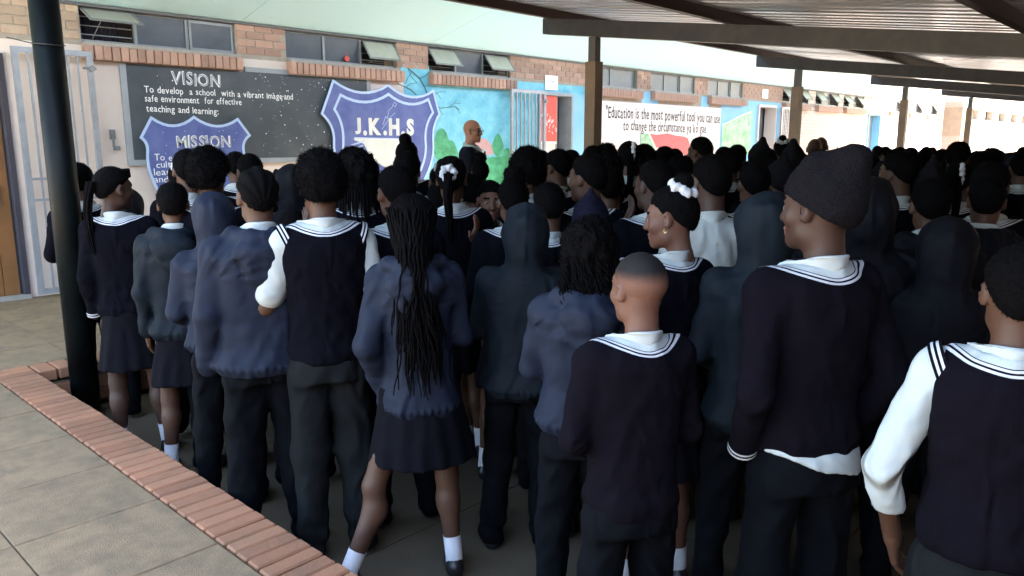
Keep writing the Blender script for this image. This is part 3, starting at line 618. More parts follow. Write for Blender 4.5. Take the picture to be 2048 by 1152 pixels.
def fuzz(V, F, count, length, w=.0016, seed=0, zmin=-9, curl=.5):     # short hair spikes standing on a surface
    rg = np.random.RandomState(seed); c = V[F].mean(1); n = np.cross(V[F[:, 2]]-V[F[:, 0]], V[F[:, 3]]-V[F[:, 1]]); n /= np.linalg.norm(n, axis=1)[:, None]+1e-9
    ok = np.nonzero(c[:, 2] > zmin)[0]; i = ok[rg.randint(0, len(ok), count)]; d = n[i]+rg.normal(0, curl, (count, 3)); d /= np.linalg.norm(d, axis=1)[:, None]
    p = c[i]+rg.normal(0, .0025, (count, 3)); t = np.cross(d, rg.normal(0, 1, (count, 3))); t /= np.linalg.norm(t, axis=1)[:, None]+1e-9; L = length*rg.uniform(.4, 1.1, (count, 1))
    v = np.stack([p-t*w, p+t*w, p+d*L], 1).reshape(-1, 3); return v, np.arange(count*3).reshape(-1, 3)

# ---- head (local frame: origin at head centre, +Y face)
def head_mesh(step, seed, face=True, neck=True, fem=False, wide=1.0):
    lo = -.28 if neck else -.15; g = G(axis(-.105*wide, .105*wide, step), axis(-.135, .135, step), np.concatenate([axis(lo, -.15, step*1.5)[:-1], axis(-.15, .125, step)]) if neck else axis(lo, .125, step))
    g.ell((0, -.012, .018), (.0755*wide, .094, .090), 0); g.ell((0, .022, -.045), (.060*wide, .068, .078), .03)
    g.cap((-.036, .012, -.082), (0, .064, -.104), .026, .022, .02).cap((.036, .012, -.082), (0, .064, -.104), .026, .022, .02)
    g.cap((-.03, .066, .014), (.03, .066, .014), .018, k=.02)
    for s in (-1, 1):
        if face:
            g.ell((s*.031, .094, -.010), (.018, .017, .011), .014, '-'); g.ell((s*.031, .071, -.011), (.0145, .014, .0115), .004); g.ell((s*.013, .092, -.044), (.0095, .011, .0075), .008)
            g.ell((s*.042, .052, -.036), (.022, .024, .024), .02)
        g.ell((s*.079*wide, -.008, -.014), (.0095, .020, .033), .006, rz=-s*.45); g.ell((s*.087*wide, .0, -.012), (.006, .009, .017), .004, '-', rz=-s*.45)
    g.cap((0, .083, .004), (0, .101, -.040), .009, .0125, .016)
    g.ell((0, .083, -.071), (.025, .014, .0075), .006).ell((0, .081, -.084), (.021, .014, .009), .006)
    if face: g.ell((0, .098, -.0775), (.022, .008, .0012), .003, '-')
    if neck:
        r = .050 if fem else .057; r = r-.003; g.cap((0, -.022, -.06), (0, -.032, -.17), r, r, .03).cap((0, -.032, -.17), (0, -.026, -.24), r, r*.85, .02)
    V, F = g.mesh(); c = V[F].mean(1); mi = np.zeros(len(F), int); mi[(np.abs(c[:, 0]) < .024) & (c[:, 1] > .083) & (c[:, 2] < -.064) & (c[:, 2] > -.092)] = 1
    br = (np.abs(np.abs(c[:, 0])-.032) < .019) & (c[:, 1] > .06) & (np.abs(c[:, 2]-(.019-.12*np.abs(np.abs(c[:, 0])-.034))) < .0042); mi[br] = 2
    return V, F, mi
def hairline(Y, front=.058, mid=-.004, nape=-.070): return np.interp(Y, [-.11, -.085, -.02, .012, .03, .075, .12], [nape, nape, mid, mid+.012, front-.02, front, front+.015])
def hair_mesh(kind, step, seed, wide=1.0, big=1.0):
    """-> V,F of the hair in the head frame, and fuzz settings"""
    rg = np.random.RandomState(seed); ext = []; cl = dict(short=.012, fade=.0035, crop=.010, bun=.010, puff=.012, pony=.010, corn=.013, long=.018, curly=.030, afro=.05, spiky=.02, band=.010)[kind]
    if kind == 'afro': cl = .034*big
    if kind == 'short': cl *= big
    b = .16+(.05 if kind in ('afro', 'curly') else 0); g = G(axis(-b, b, step), axis(-b-.06, b, step), axis(-.17 if kind in ('afro', 'curly', 'long') else -.11, .19 if kind in ('afro', 'curly', 'short', 'crop', 'fade') else .25, step))
    g.ell((0, -.014, .02), (.0755*wide+cl, .094+cl, .090+cl*(1.25 if kind == 'afro' else 1)), 0)
    if kind in ('short', 'crop', 'bun', 'puff', 'pony', 'corn', 'band'): g.ell((0, -.045, -.035), (.060*wide+cl*.5, .058+cl*.6, .055), .03)
    if kind in ('long', 'curly'): g.ell((0, -.045, -.06), (.085, .075, .09), .04); 
    if kind == 'afro':
        g.ell((0, -.045, -.03), (.072, .075, .065), .04); f = 30
        g.near(lambda x, y, z: .008*vnoise(x*34+seed, y*34, z*34)+.006*vnoise(x*80, y*80+seed, z*80), .05)
    elif kind == 'curly': g.near(lambda x, y, z: .014*vnoise(x*38+seed, y*38, z*24)+.008*vnoise(x*90, y*90+seed, z*60), .06)
    elif kind == 'corn':
        def cf(x, y, z): ph = np.arctan2(x, z+.05); return -.0035*np.cos(ph*17)+.001*np.sin(y*220)
        g.near(cf)
    elif kind == 'spiky': g.near(lambda x, y, z: .012*vnoise(x*60+seed, y*60, z*60), .05)
    elif kind == 'fade': pass
    else: g.near(lambda x, y, z: .0025*vnoise(x*60+seed, y*60, z*60))
    if kind not in ('fade', 'afro', 'curly', 'long', 'spiky'):
        X_, Y_, Z_ = g.a[0][:, None, None], g.a[1][None, :, None], g.a[2][None, None, :]; g.d = g.d+(cl*.92*(1-np.clip((Z_-hairline(Y_, .052, -.004, -.068))/.05, 0, 1))).astype(np.float32)*(np.abs(X_) < 9)
    if kind == 'fade': g.ell((0, .022, -.045), (.060*wide+cl, .05, .078+cl), .03); g.d = g.d+(cl*1.1*(1-np.clip((g.a[2][None, None, :]+.035)/.04, 0, 1))).astype(np.float32)
    if kind == 'fade': g.half(lambda X, Y, Z: np.interp(Y, [-.12, -.06, .0, .04, .08], [-.045, -.045, .012, .03, .056])-Z+0*X)
    else:
        ex = .0 if kind not in ('afro', 'curly') else -.012; sm = np.maximum
        fr = .052 if kind != 'afro' else .04; s_ = hairline
        g.half(lambda X, Y, Z: s_(Y, fr, -.004 if kind not in ('long', 'curly') else -.15, -.068 if kind not in ('long', 'curly') else -.16)-Z+0*X)
        g.half(lambda X, Y, Z: Y-.085-np.clip(Z-.06, 0, .1)+0*X)
    if kind in ('bun', 'band'): g.ell((0, -.06 if kind == 'bun' else -.085, .125 if kind == 'bun' else .05), (.042*big, .042*big, .040*big), .012); ext.append(('scr', (0, -.052, .103)))
    if kind == 'puff': g.ell((0, -.035, .135), (.060*big, .058*big, .052*big), .012); g.near(lambda x, y, z: np.where(z > .10, .007*vnoise(x*55, y*55, z*55), 0))
    V, F = g.mesh(); fz = dict(afro=(5200, .016), short=(2600, .007), crop=(1600, .004), fade=(0, 0), bun=(900, .006), puff=(2400, .012), pony=(900, .006), corn=(700, .007), long=(1000, .008), curly=(2600, .018), spiky=(2600, .022), band=(700, .006))[kind]
    return V, F, fz
def beanie_mesh(step, seed, tip=1, loose=1.0):
    g = G(axis(-.13, .13, step), axis(-.19, .14, step), axis(-.09, .24, step)); g.ell((0, -.014, .022), (.090*loose, .110*loose, .102*loose), 0); g.ell((0, -.05, -.005), (.082, .082, .07), .03)
    if tip == 1: g.cap((0, -.055, .09), (.0, -.105, .155), .052, .026, .05).cap((0, -.10, .05), (0, -.125, .10), .05, .03, .04)
    if tip == 2: g.cap((0, -.02, .09), (0, -.05, .175), .055, .010, .05)
    if tip == 3: g.cap((-.03, .0, .11), (.0, -.085, .13), .035, .03, .04).cap((0, -.08, .07), (0, -.105, .125), .055, .036, .04)
    g.near(lambda x, y, z: .0035*vnoise(x*26+seed, y*26, z*34)+.0012*vnoise(x*90, y*90, z*90))
    g.half(lambda X, Y, Z: np.interp(Y, [-.11, -.03, .02, .09], [-.062, -.012, .012, .040])-Z+0*X); return g.mesh()
def scrunchie_mesh(c, seed, r=.036, t=.018, tilt=.6, step=.006):
    g = G(axis(-r-.045, r+.045, step), axis(-r-.045, r+.045, step), axis(-.06, .06, step)); X = g.a[0][:, None, None]; Y = g.a[1][None, :, None]; Z = g.a[2][None, None, :]
    th = np.arctan2(Y, X); rr = t*(1+.22*np.sin(th*6+seed)+.14*np.sin(th*11+2*seed)); g.d = (np.sqrt((np.sqrt(X**2+Y**2)-r)**2+(Z-.005*np.sin(th*5+seed))**2)-rr).astype(np.float32)
    V, F = g.mesh(); cc, ss = math.cos(tilt), math.sin(tilt); V = np.stack([V[:, 0], V[:, 1]*cc-V[:, 2]*ss, V[:, 1]*ss+V[:, 2]*cc], 1)+np.array(c); return V, F
def ribbon_bow(c, seed): 
    g = G(axis(-.04, .04, .006), axis(-.05, .05, .006), axis(-.09, .09, .006)); g.ell((0, 0, .03), (.014, .03, .036), 0).ell((0, .0, -.035), (.014, .032, .036), .008).ell((0, .015, 0), (.015, .014, .014), .01)
    g.near(lambda x, y, z: .004*np.sin(y*240+seed)+.003*np.sin(z*200)); V, F = g.mesh(); return V+np.array(c), F

# ---- limbs and clothes
SH, EL, WR = None, None, None
def arm_pts(pose, s, w=.178):
    S = np.array([s*w, -.01, 1.405])
    P = {'down': ((.235, -.035, 1.13), (.235, .045, .885)), 'front': ((.255, .0, 1.135), (.085, .20, 1.02)), 'low': ((.25, -.03, 1.12), (.09, .19, .90)), 'fold': ((.235, .075, 1.14), (-.05, .215, 1.18)), 'pocket': ((.275, -.085, 1.135), (.205, .045, .915)),
         'chin': ((.19, .17, 1.165), (.075, .215, 1.42)), 'ear': ((.27, .12, 1.20), (.13, .10, 1.50)), 'chinout': ((.275, .045, 1.135), (.085, .215, 1.40)), 'hips': ((.33, -.10, 1.17), (.19, .03, 1.02)), 'wide': ((.30, -.06, 1.12), (.25, .06, .87))}[pose]
    k = w/.178; return S, np.array([s*P[0][0]*k, P[0][1], P[0][2]]), np.array([s*P[1][0]*k, P[1][1], P[1][2]])
def hand_mesh(A, B, s, step=.0055, curl=.6):
    """hand beyond wrist B, forearm A->B; thumb forward"""
    u = (B-A)/np.linalg.norm(B-A); side = np.cross(u, [0, 1, 0]) if abs(u[1]) < .8 else np.cross(u, [0, 0, 1]); side /= np.linalg.norm(side); nrm = np.cross(side, u)
    fwd = nrm; ctr = B+u*.09; g = G(*[axis(ctr[i]-.12, ctr[i]+.12, step) for i in range(3)]); wdir = fwd; palm = -side*s
    g.cap(B-u*.03, B+u*.01, .026, .024, .01)
    for k, o in enumerate((-.027, -.009, .010, .028)): g.cap(B+wdir*o*.45+u*.005, B+u*.085+wdir*o, .018, .0125, .012)
    for k, (o, L) in enumerate(((-.029, .062), (-.010, .074), (.010, .080), (.029, .072))):
        p = B+u*.085+wdir*o; a = curl*.45; d = u
        for j, f in enumerate((.45, .32, .23)): d = (d*math.cos(a)+palm*math.sin(a)); d /= np.linalg.norm(d); q = p+d*L*f; g.cap(p, q, .0092-.0008*j, .0086-.0008*j, .004); p = q
    t0 = B+u*.025+wdir*.03; t1 = t0+(u*.6+wdir*.7+palm*.3)*.035; t2 = t1+(u*.85+wdir*.25+palm*.35)*.03; g.cap(t0, t1, .0145, .0115, .008).cap(t1, t2, .0105, .0085, .004)
    return g.mesh()
TORSO_M = [(.98, .150, .100, -.005), (1.10, .148, .098, 0), (1.22, .165, .105, 0), (1.32, .178, .110, -.005), (1.385, .176, .102, -.012), (1.425, .145, .085, -.018), (1.455, .100, .070, -.022), (1.485, .060, .056, -.024)]
def wr_fn(seed, amp, f=13.):
    def w(x, y, z):
        a = vnoise(x*f*1.1+seed*3.1+z*4*np.sign(x), y*f*1.0+seed, z*f*.62+x*5); b = vnoise(x*f*1.5+seed, y*f*1.5+2.3, z*f*2.3-x*11+5); c = vnoise(x*3.5+seed, y*3.5, z*3)
        return amp*(1.5*(np.abs(a)-.35)+.5*(np.abs(b)-.3)+.9*c)
    return w
def top_mesh(kind, pose, step, seed, wid=1.0, belly=1.0, hem=None, sleeve=True, short_only=False, hood=None, tw=1.0):
    """jersey / jacket / vest / shirt. Returns V,F"""
    jk = kind == 'jacket'; ad = .034 if jk else (.014 if kind == 'shirt' else .020); hz = hem if hem else (.84 if jk else .90)
    st2 = step*1.25; g = G(axis(-.43, .43, st2), axis(-.30, .34, st2), axis(hz-.03, 1.90 if hood == 'up' else 1.56, st2)); P = []
    for z, a, b, c in TORSO_M:
        if z < hz+.08 or (tw < 1 and z > 1.40): continue
        t = ad if z < 1.42 else ad*(1-.75*(z-1.42)/.065); k_ = tw if z < 1.42 else 1-(1-tw)*.5; P.append((z, (a*wid+t)*k_, (b*belly+t)*k_, c))
    lowa = (.155*wid+ad+(.012 if jk else .004)); lowb = (.108*belly+ad+.008)
    lowa *= tw; lowb *= tw
    P += [(hz+.05, lowa+(.018 if jk else .006), lowb+(.012 if jk else .004), 0), (hz+.012, lowa+(-.004 if jk else .0), lowb, 0), (hz, lowa-(.012 if jk else .004), lowb-.006, 0)]
    fold = (lambda th, Z: (.030 if jk else .014)*np.sin(th*5+seed+Z*5)*np.clip((1.25-Z)*3, 0, 1)); g.loft(P, 0, 2.3, fold)
    rs = .060 if jk else .054; rw = .044 if jk else .036
    if kind == 'shirt': rs, rw = .053, .040
    if kind == 'vest':
        for s in (-1, 1): g.cap((s*.06, -.022, 1.432), (s*.128*wid, -.012, 1.408), .050, .066, .03).cap((s*.128*wid, -.012, 1.408), (s*.135*wid, -.005, 1.33), .066, .055, .03)
    if sleeve:
        for s in (-1, 1):
            po = pose[0] if s < 0 else pose[1]; S, E, W_ = arm_pts(po, s, .178*wid); 
            g.cap(S+np.array([-s*(.03 if tw == 1 else .0), 0, .0]), S, (.052 if tw == 1 else .046)+ad*.35, rs+.002, .05)
            if short_only: g.cap(S, S+(E-S)*.78, rs, rs+.006, .03)
            else:
                g.cap(S, E, rs+.002, rs-.008, .03); g.cap(E, W_+(W_-E)/np.linalg.norm(W_-E)*(.03 if kind == 'shirt' else 0), rs-.006, rw, .02)
                if jk: g.cap(E+(W_-E)*.72, E+(W_-E)*.95, rw+.010, rw+.002, .01)
    if hood == 'down': 
        g.cap((-.105, -.045, 1.475), (-.02, -.145, 1.455), .036, .052, .02).cap((.105, -.045, 1.475), (.02, -.145, 1.455), .036, .052, .02).cap((-.11, -.04, 1.46), (-.085, .07, 1.42), .034, .02, .03).cap((.11, -.04, 1.46), (.085, .07, 1.42), .034, .02, .03)
        g.ell((0, -.165, 1.405), (.120, .060, .070), .015).ell((0, -.165, 1.335), (.080, .046, .07), .02); g.near(lambda x, y, z: np.where((z > 1.30) & (y < -.05), .013*(np.abs(vnoise(x*9+seed, y*9, z*24+x*x*90))-.3), 0), .05)
    if hood == 'up':
        g.ell((0, -.022, 1.655), (.112, .128, .130), .02).ell((0, -.060, 1.60), (.094, .098, .12), .05).cap((0, -.05, 1.57), (0, -.050, 1.46), .076, .090, .05).cap((0, -.10, 1.68), (0, -.125, 1.70), .05, .03, .04); g.ell((0, .13, 1.625), (.072, .085, .10), .02, '-')
    if hood == 'up': g.near(lambda x, y, z: np.where(z > 1.42, .020*(np.abs(vnoise(x*7+seed, y*7, z*9+y*8))-.28)-.004*np.exp(-(x/.009)**2)*(y < 0), 0), .05)
    g.near(wr_fn(seed, (.0068 if jk else (.0070 if kind != 'shirt' else .008)), 11 if jk else 12), .045)
    if jk: g.near(lambda x, y, z: -.004*np.exp(-((z-hz-.035)/.012)**2)+.005*np.exp(-((z-hz-.035)/.02)**2)*np.sin(np.arctan2(x, y)*34))
    return g.mesh()
def legs_mesh(kind, step, seed, stance=.0, wid=1.0, kn=None):
    st2 = step*1.3; kx = stance
    if kind == 'trousers':
        g = G(axis(-.30-kx, .30+kx, st2), axis(-.20, .22, st2), axis(.03, 1.04, st2*1.3)); g.loft([(.82, .172*wid, .125, -.012), (.90, .170*wid, .122, -.012), (1.02, .150*wid, .105, 0)], 0, 2.3)
        for s in (-1, 1):
            b = .0 if kn is None else kn[0 if s < 0 else 1]
            g.cap((s*.088, -.008, .84), (s*(.10+kx*.5), .02+b, .47), .098*wid, .074, .04).cap((s*(.10+kx*.5), .02+b, .47), (s*(.11+kx), -.01, .06), .074, .062, .03)
        w_ = wr_fn(seed, .011, 8); g.near(lambda x, y, z: w_(x, y, z)*np.clip((.90-z)*6, 0, 1), .045); g.near(lambda x, y, z: .008*np.sin(z*62+x*20+seed)*np.clip((.24-z)*6, 0, 1)); return g.mesh()
    top, bot, fl = 1.04, (.585 if kind == 'skirt' else .54), .235
    g = G(axis(-.36, .36, st2), axis(-.30, .30, st2), axis(bot-.03, top+.02, st2)); g.loft([(bot, fl*wid, .185, -.01), (.80, .190*wid, .145, -.01), (.92, .170*wid, .125, -.01), (top, .140*wid, .100, 0)], 0, 2.1, lambda th, Z: .030*np.sin(th*13+seed)*np.clip((.95-Z)*2.4, 0, 1)+.02*np.sin(th*4+seed*2))
    g.near(wr_fn(seed, .004)); return g.mesh()
def body_mesh(step, legs, pose, sk, seed, kx, hands, wid, foot_pts, bare_arm=True):
    st2 = step*1.35; parts = []
    g = G(axis(-.40, .40, st2), axis(-.24, .30, st2), axis(.80, 1.50, st2)); g.loft([(z, a*.86*wid, b*.84, c) for z, a, b, c in TORSO_M], 0); g.loft([(.80, .12*wid, .075, 0), (1.0, .12*wid, .08, 0)], .02)
    for s in (-1, 1):
        S, E, W_ = arm_pts(pose[0] if s < 0 else pose[1], s, .178*wid); ar = 1. if bare_arm else .78; g.cap(S*np.array([.93, 1, 1]), E, .048*ar, .040*ar, .03).cap(E, E+(W_-E)*.3, .041*ar, .039*ar, .02).cap(E+(W_-E)*.3, W_, .039*ar, .027, .02)
    parts.append((*g.mesh(), 0))
    fx = max(abs(foot_pts[0][0]), abs(foot_pts[1][0]))+.12; fy0 = min(foot_pts[0][1], foot_pts[1][1])-.14; fy1 = max(foot_pts[0][1], foot_pts[1][1])+.18; gl = G(axis(-max(.28, fx), max(.28, fx), st2 if legs else .03), axis(fy0, fy1, st2 if legs else .03), axis(.04, .90, st2*1.2 if legs else .04)); gl.loft([(.80, .12*wid, .075, 0), (.90, .12*wid, .075, 0)], 0)
    for s in (-1, 1):
        F_ = foot_pts[0 if s < 0 else 1]; K = np.array([s*(.09)+(F_[0]-s*.09)*.5, .015+(F_[1]*.5), .47]); H_ = np.array([s*.085, 0, .84])
        th = .078 if legs else .045; kr = 1. if legs else .7; gl.cap(H_, K, th, .050*kr, .03).cap(K+np.array([0, -.012, -.10]), (F_[0], F_[1]-.01, .10), .0525*kr, .031, .03).cap(K, K+np.array([0, -.01, -.12]), .048*kr, .05*kr, .03).cap((F_[0], F_[1]-.01, .10), (F_[0], F_[1]+.08, .045), .03, .03, .02)
    parts.append((*gl.mesh(), 0))
    for s in (-1, 1):
        if hands[0 if s < 0 else 1]: S, E, W_ = arm_pts(pose[0] if s < 0 else pose[1], s, .178*wid); parts.append((*hand_mesh(E, W_, s), 0))
    return parts
def collar_parts(bvh, seed, stripes=True, neck=(.060, .062), c=(0, -.035), up=1.505, back=1.0, collar_drop=1.0):
    """turned-down shirt collar lying on the garment and the striped neckline outside it"""
    n = 48; phi = [math.pi*2*k/n for k in range(n+1)]; C = Vector((0, -.030, 1.355))
    def th(p):            # angle from vertical of the neckline: p=0 is the front (+Y)
        f = .5+.5*math.cos(p); return R((41+30*f**2.6-4*math.sin(p)**2)*back)
    def hit(p, t, lift):
        d = Vector((math.sin(p)*math.sin(t), math.cos(p)*math.sin(t), math.cos(t))); h = bvh.ray_cast(C+d*.6, -d, .58)
        r = (h[0]-C).length if h[0] is not None else .12
        return C+d*(min(r, .26)+lift)
    N = lambda p, k, z: Vector((c[0]+math.sin(p)*(neck[0]+k), c[1]+math.cos(p)*(neck[1]+k), z)); zt = lambda p: up-.060*(.5+.5*math.cos(p))**1.6
    def sheet(rows): m = len(rows[0]); return np.array([tuple(q_) for r in rows for q_ in r], np.float32), np.array([(i*m+j, i*m+j+1, (i+1)*m+j+1, (i+1)*m+j) for i in range(len(rows)-1) for j in range(m-1)])[:, ::-1]
    yoke = sheet([[N(p, -.004, zt(p)-.03)]+[hit(p, R(26)+(th(p)+R(.6)-R(26))*t, .0028) for t in (.3, .6, .85, 1)] for p in phi]); rows = []
    for p in phi:
        back_ = .5-.5*math.cos(p); fo = R(21-7*back_**3+2.5*math.sin(2*p)**2)*collar_drop; A = N(p, .010, zt(p)-.004); te = max(th(p)-R(9)-0*fo, R(30)); O = hit(p, te-R(1.5*math.sin(p*2)**2), .0095)
        r = [N(p, 0, zt(p)-.05), N(p, 0, zt(p)-.004), N(p, .003, zt(p)+.0015), N(p, .0075, zt(p)+.0005), A]
        for t in (.25, .5, .75, 1.0):
            q_ = A.lerp(O, t)+Vector((0, 0, .006*math.sin(t*math.pi))); v = q_-C; tt = math.atan2(math.hypot(v.x, v.y), v.z); s_ = hit(p, tt, .0085); r.append(s_ if (s_-C).length > v.length else q_)
        e = hit(p, te+R(.3), .0035); r += [O.lerp(e, .5), e-(e-C).normalized()*.004]; rows.append(r)
    col = [yoke, sheet(rows)]; st = []
    if stripes:
        for o, w in ((1.8, 3.0), (7.2, 3.2)):
            V2 = np.array([tuple(hit(p, th(p)+R(o+w*q_), .0032)) for p in phi for q_ in (0, 1)], np.float32); st.append((V2, np.array([(2*i, 2*i+1, 2*i+3, 2*i+2) for i in range(n)])[:, ::-1]))
    return col, st
def ring_stripes(A, B, r, offs, seed=0, w=.007):      # cuff / armhole bands round an axis
    V = []; F = []; b = 0; u = (B-A)/np.linalg.norm(B-A); s = np.cross(u, [0, 1, 0.1]); s /= np.linalg.norm(s); t = np.cross(u, s)
    for o in offs:
        for k in range(25):
            th = k*2*math.pi/24
            for q in (0, 1): V.append(A+u*(o+q*w)+(r+.003)*(math.cos(th)*s+math.sin(th)*t)); 
        F += [(b+2*k, b+2*k+1, b+2*k+3, b+2*k+2) for k in range(24)]; b += 50
    return np.array(V), np.array(F)
def shoe_meshes(fp, step):
    out = []
    for s in (0, 1):
        x, y = fp[s][0], fp[s][1]; g = G(axis(x-.08, x+.08, step), axis(y-.12, y+.20, step), axis(-.02, .12, step)); g.cap((x, y-.03, .040), (x, y+.06, .036), .040, .040, 0).cap((x, y+.06, .034), (x, y+.13, .026), .042, .032, .03).cap((x, y-.02, .05), (x, y-.012, .085), .036, .036, .02)
        g.half(lambda X, Y, Z: .006-Z+0*X+0*Y); g.ell((x, y-.012, .13), (.034, .04, .04), .005, '-'); V, F = g.mesh(); out.append((V, F))
    return out

def rotz(V, a, c=(0, 0)):
    cc, ss = math.cos(a), math.sin(a); W_ = np.array(V, np.float32).copy(); x, y = W_[:, 0]-c[0], W_[:, 1]-c[1]; W_[:, 0] = x*cc-y*ss+c[0]; W_[:, 1] = x*ss+y*cc+c[1]; return W_
def rotx(V, a):
    cc, ss = math.cos(a), math.sin(a); W_ = np.array(V, np.float32).copy(); y, z = W_[:, 1].copy(), W_[:, 2].copy(); W_[:, 1] = y*cc-z*ss; W_[:, 2] = y*ss+z*cc; return W_

def person(seed, top='jersey', hair='short', legs='trousers', pose=('front', 'front'), hturn=0., hnod=0., step=.011, hstep=.006, skin='skin', wid=1., belly=1., face=False, hands=(0, 0), hood=None,
           mats={}, collar=True, stripes=True, beanie=None, scr=None, stance=.02, feet=None, shirt_sleeves=None, cuffs=False, big=1.0, hwide=1.0, strands=None, hem=None, kn=None, extra=None, fuzzk=1.0, hemshirt=False, low=False, back=1.0, lwid=None):
    """builds one figure 1.75 m tall at the origin facing +Y; every garment is a child mesh"""
    root = empty('person'); fem = legs in ('skirt', 'dress'); mm = dict(top='jersey', legs='trousers', hair='hair', beanie='beanie'); mm.update(mats)
    if legs in ('skirt',): mm.setdefault('skirt', 'skirt')
    hp = lambda V: (rotz(rotx(V, hnod), hturn)+np.array([0, -.004, 1.64], np.float32))
    fp = feet or ((-.11-stance, 0), (.11+stance, .03)); bp = body_mesh(step*1.15, legs == 'skirt', pose, skin, seed, stance, hands, wid, fp, shirt_sleeves == 'short')
    HV, HF, HM = head_mesh(hstep, seed, face, True, fem, hwide); me = tomesh('body', bp+[(hp(HV), HF, HM)]); o = link('body', me, [skin, 'lips', 'hair'], root)
    if face:
        for s in (-1, 1):
            g = G(axis(-.013, .013, .003), axis(-.013, .013, .003), axis(-.013, .013, .003)); g.ell((0, 0, 0), (.0115,)*3, 0); V, F = g.mesh(); c = V[F].mean(1)
            mi = ((c[:, 0]+.0)**2+c[:, 2]**2 < .0066**2) & (c[:, 1] > 0); V = V+np.array([s*.031, .0752, -.0115]); link('eye', tomesh('eye', [(hp(V), F, mi.astype(int))]), ['eye_white', 'iris'], root)
    TV, TF = top_mesh(top if top in ('jacket', 'vest', 'shirt') else 'jersey', pose, step, seed, wid, belly, hem, sleeve=(top != 'vest'), hood=hood)
    tname = {'jacket': 'jacket', 'vest': 'vest', 'shirt': 'shirt', 'jersey': 'jersey'}[top]; to = link(tname, tomesh(tname, [(TV, TF, 0)]), mm['top'], root)
    if top == 'vest': 
        SV, SF = top_mesh('shirt', pose, step, seed+1, wid*1.0, belly*.9, 1.0, short_only=(shirt_sleeves == 'short'), tw=.80); link('shirt', tomesh('shirt', [(SV, SF, 0)]), 'shirt', root); pv = []
        for s in (-1, 1):
            S, E, W_ = arm_pts(pose[0] if s < 0 else pose[1], s, .178*wid); A = S+np.array([-s*.016, .002, .004]); B = A+np.array([s*.08, .0, -.034]); link('armhole_stripe', tomesh('armhole_stripe', [(*ring_stripes(A, B, .0745, (-.006, .008), w=.007), 0), (*ring_stripes(A, B, .073, (-.014, -.0, .014), w=.009), 1)]), ['stripe_white', mm['top']], to)
    if hemshirt:
        g = G(axis(-.27, .27, step), axis(-.21, .21, step), axis(.85, .995, step)); g.loft([(.868, .190*wid, .150*belly, -.008), (.93, .186*wid, .140*belly, -.004), (.99, .160*wid, .115*belly, 0)], 0); g.half(lambda X, Y, Z: .874+.06*np.clip((.06-X)/.2, 0, 1)+.004*np.sin(X*40)-Z+0*Y); link('shirt_hem', tomesh('shirt_hem', [(*g.mesh(), 0)]), 'shirt', root)
    if collar and hood != 'up' and top != 'none':
        bvh = BVHTree.FromPolygons([tuple(v) for v in TV.tolist()], [tuple(f) for f in TF.tolist()]) if hood is None else None
        if bvh is None: V2, F2 = top_mesh('jersey', pose, .016, seed, wid, belly, None, sleeve=False); bvh = BVHTree.FromPolygons([tuple(v) for v in V2.tolist()], [tuple(f) for f in F2.tolist()])
        col, st = collar_parts(bvh, seed, stripes=stripes, back=back, up=1.508 if hood is None else 1.52, neck=(.056, .060) if fem else (.061, .064))
        if hood is not None: col = [(v_+np.array([0, 0, .012], np.float32), f_) for v_, f_ in col]
        c = link('collar', tomesh('collar', [(v_, f_, 0) for v_, f_ in col]), 'shirt', root)
        if stripes and hood is None: link('neck_stripe', tomesh('neck_stripe', [(a, b, 0) for a, b in st]), 'stripe_white', to)
    if cuffs:
        pv = []
        for s in (-1, 1): S, E, W_ = arm_pts(pose[0] if s < 0 else pose[1], s, .178*wid); u = (W_-E)/np.linalg.norm(W_-E); pv.append((*ring_stripes(W_-u*.012, W_+u, .041, (-.022, -.006, ), w=.008), 0))
        link('cuff_stripe', tomesh('cuff_stripe', pv), 'stripe_white', to)
    LV, LF = legs_mesh(legs, step, seed, stance, lwid or wid, kn); link('skirt' if legs == 'skirt' else 'trousers', tomesh('legs', [(LV, LF, 0)]), mm.get('skirt', 'skirt') if legs == 'skirt' else mm['legs'], root)
    if not low:
        for V, F in shoe_meshes(fp, .009): link('shoe', tomesh('shoe', [(V, F, 0)]), 'shoe', root)
        if legs == 'skirt' or mats.get('socks'):
            for k in (0, 1):
                x, y = fp[k]; dx = (x-(-.09 if k == 0 else .09))*.2; s_ = -1 if k == 0 else 1; K = np.array([s_*.09+(x-s_*.09)*.5, .015+y*.5-.012, .37]); A_ = np.array([x, y-.01, .10]); V, F = tubes([[(x, y-.0, .05), tuple(A_), tuple(A_+(K-A_)*.18), tuple(A_+(K-A_)*.34), tuple(A_+(K-A_)*.36)]], .040, 14, 1.08); link('sock', tomesh('sock', [(V, F, 0)]), 'sock', root)
    # hair
    if hair and hood != 'up':
        V, F, fz = hair_mesh(hair, hstep*1.05, seed, hwide, big); parts = [(hp(V), F, 0)]
        if fz[0] and fuzzk: n = int(fz[0]*fuzzk); a, b = fuzz(V, F, n, fz[1], .0013 if hstep < .007 else .0022, seed); parts.append((hp(a), b, 0))
        if beanie is None: ho = link('hair', tomesh('hair', parts), 'hair_fade' if hair == 'fade' else mm['hair'], root)
        if beanie is None and hair == 'fade': 
            pass
        if hair == 'bun' and scr is None: scr = None
    else: ho = None
    if beanie is not None: V, F = beanie_mesh(hstep*1.1, seed, beanie, big); a, b = fuzz(V, F, int(1800*fuzzk), .004, .0012, seed); ho = link('beanie', tomesh('beanie', [(hp(V), F, 0), (hp(a), b, 0)]), mm['beanie'], root)
    if scr == 'top': V, F = scrunchie_mesh((0, -.058, .098), seed, .040, .021, .55); link('scrunchie', tomesh('scrunchie', [(hp(V), F, 0)]), 'stripe_white', root)
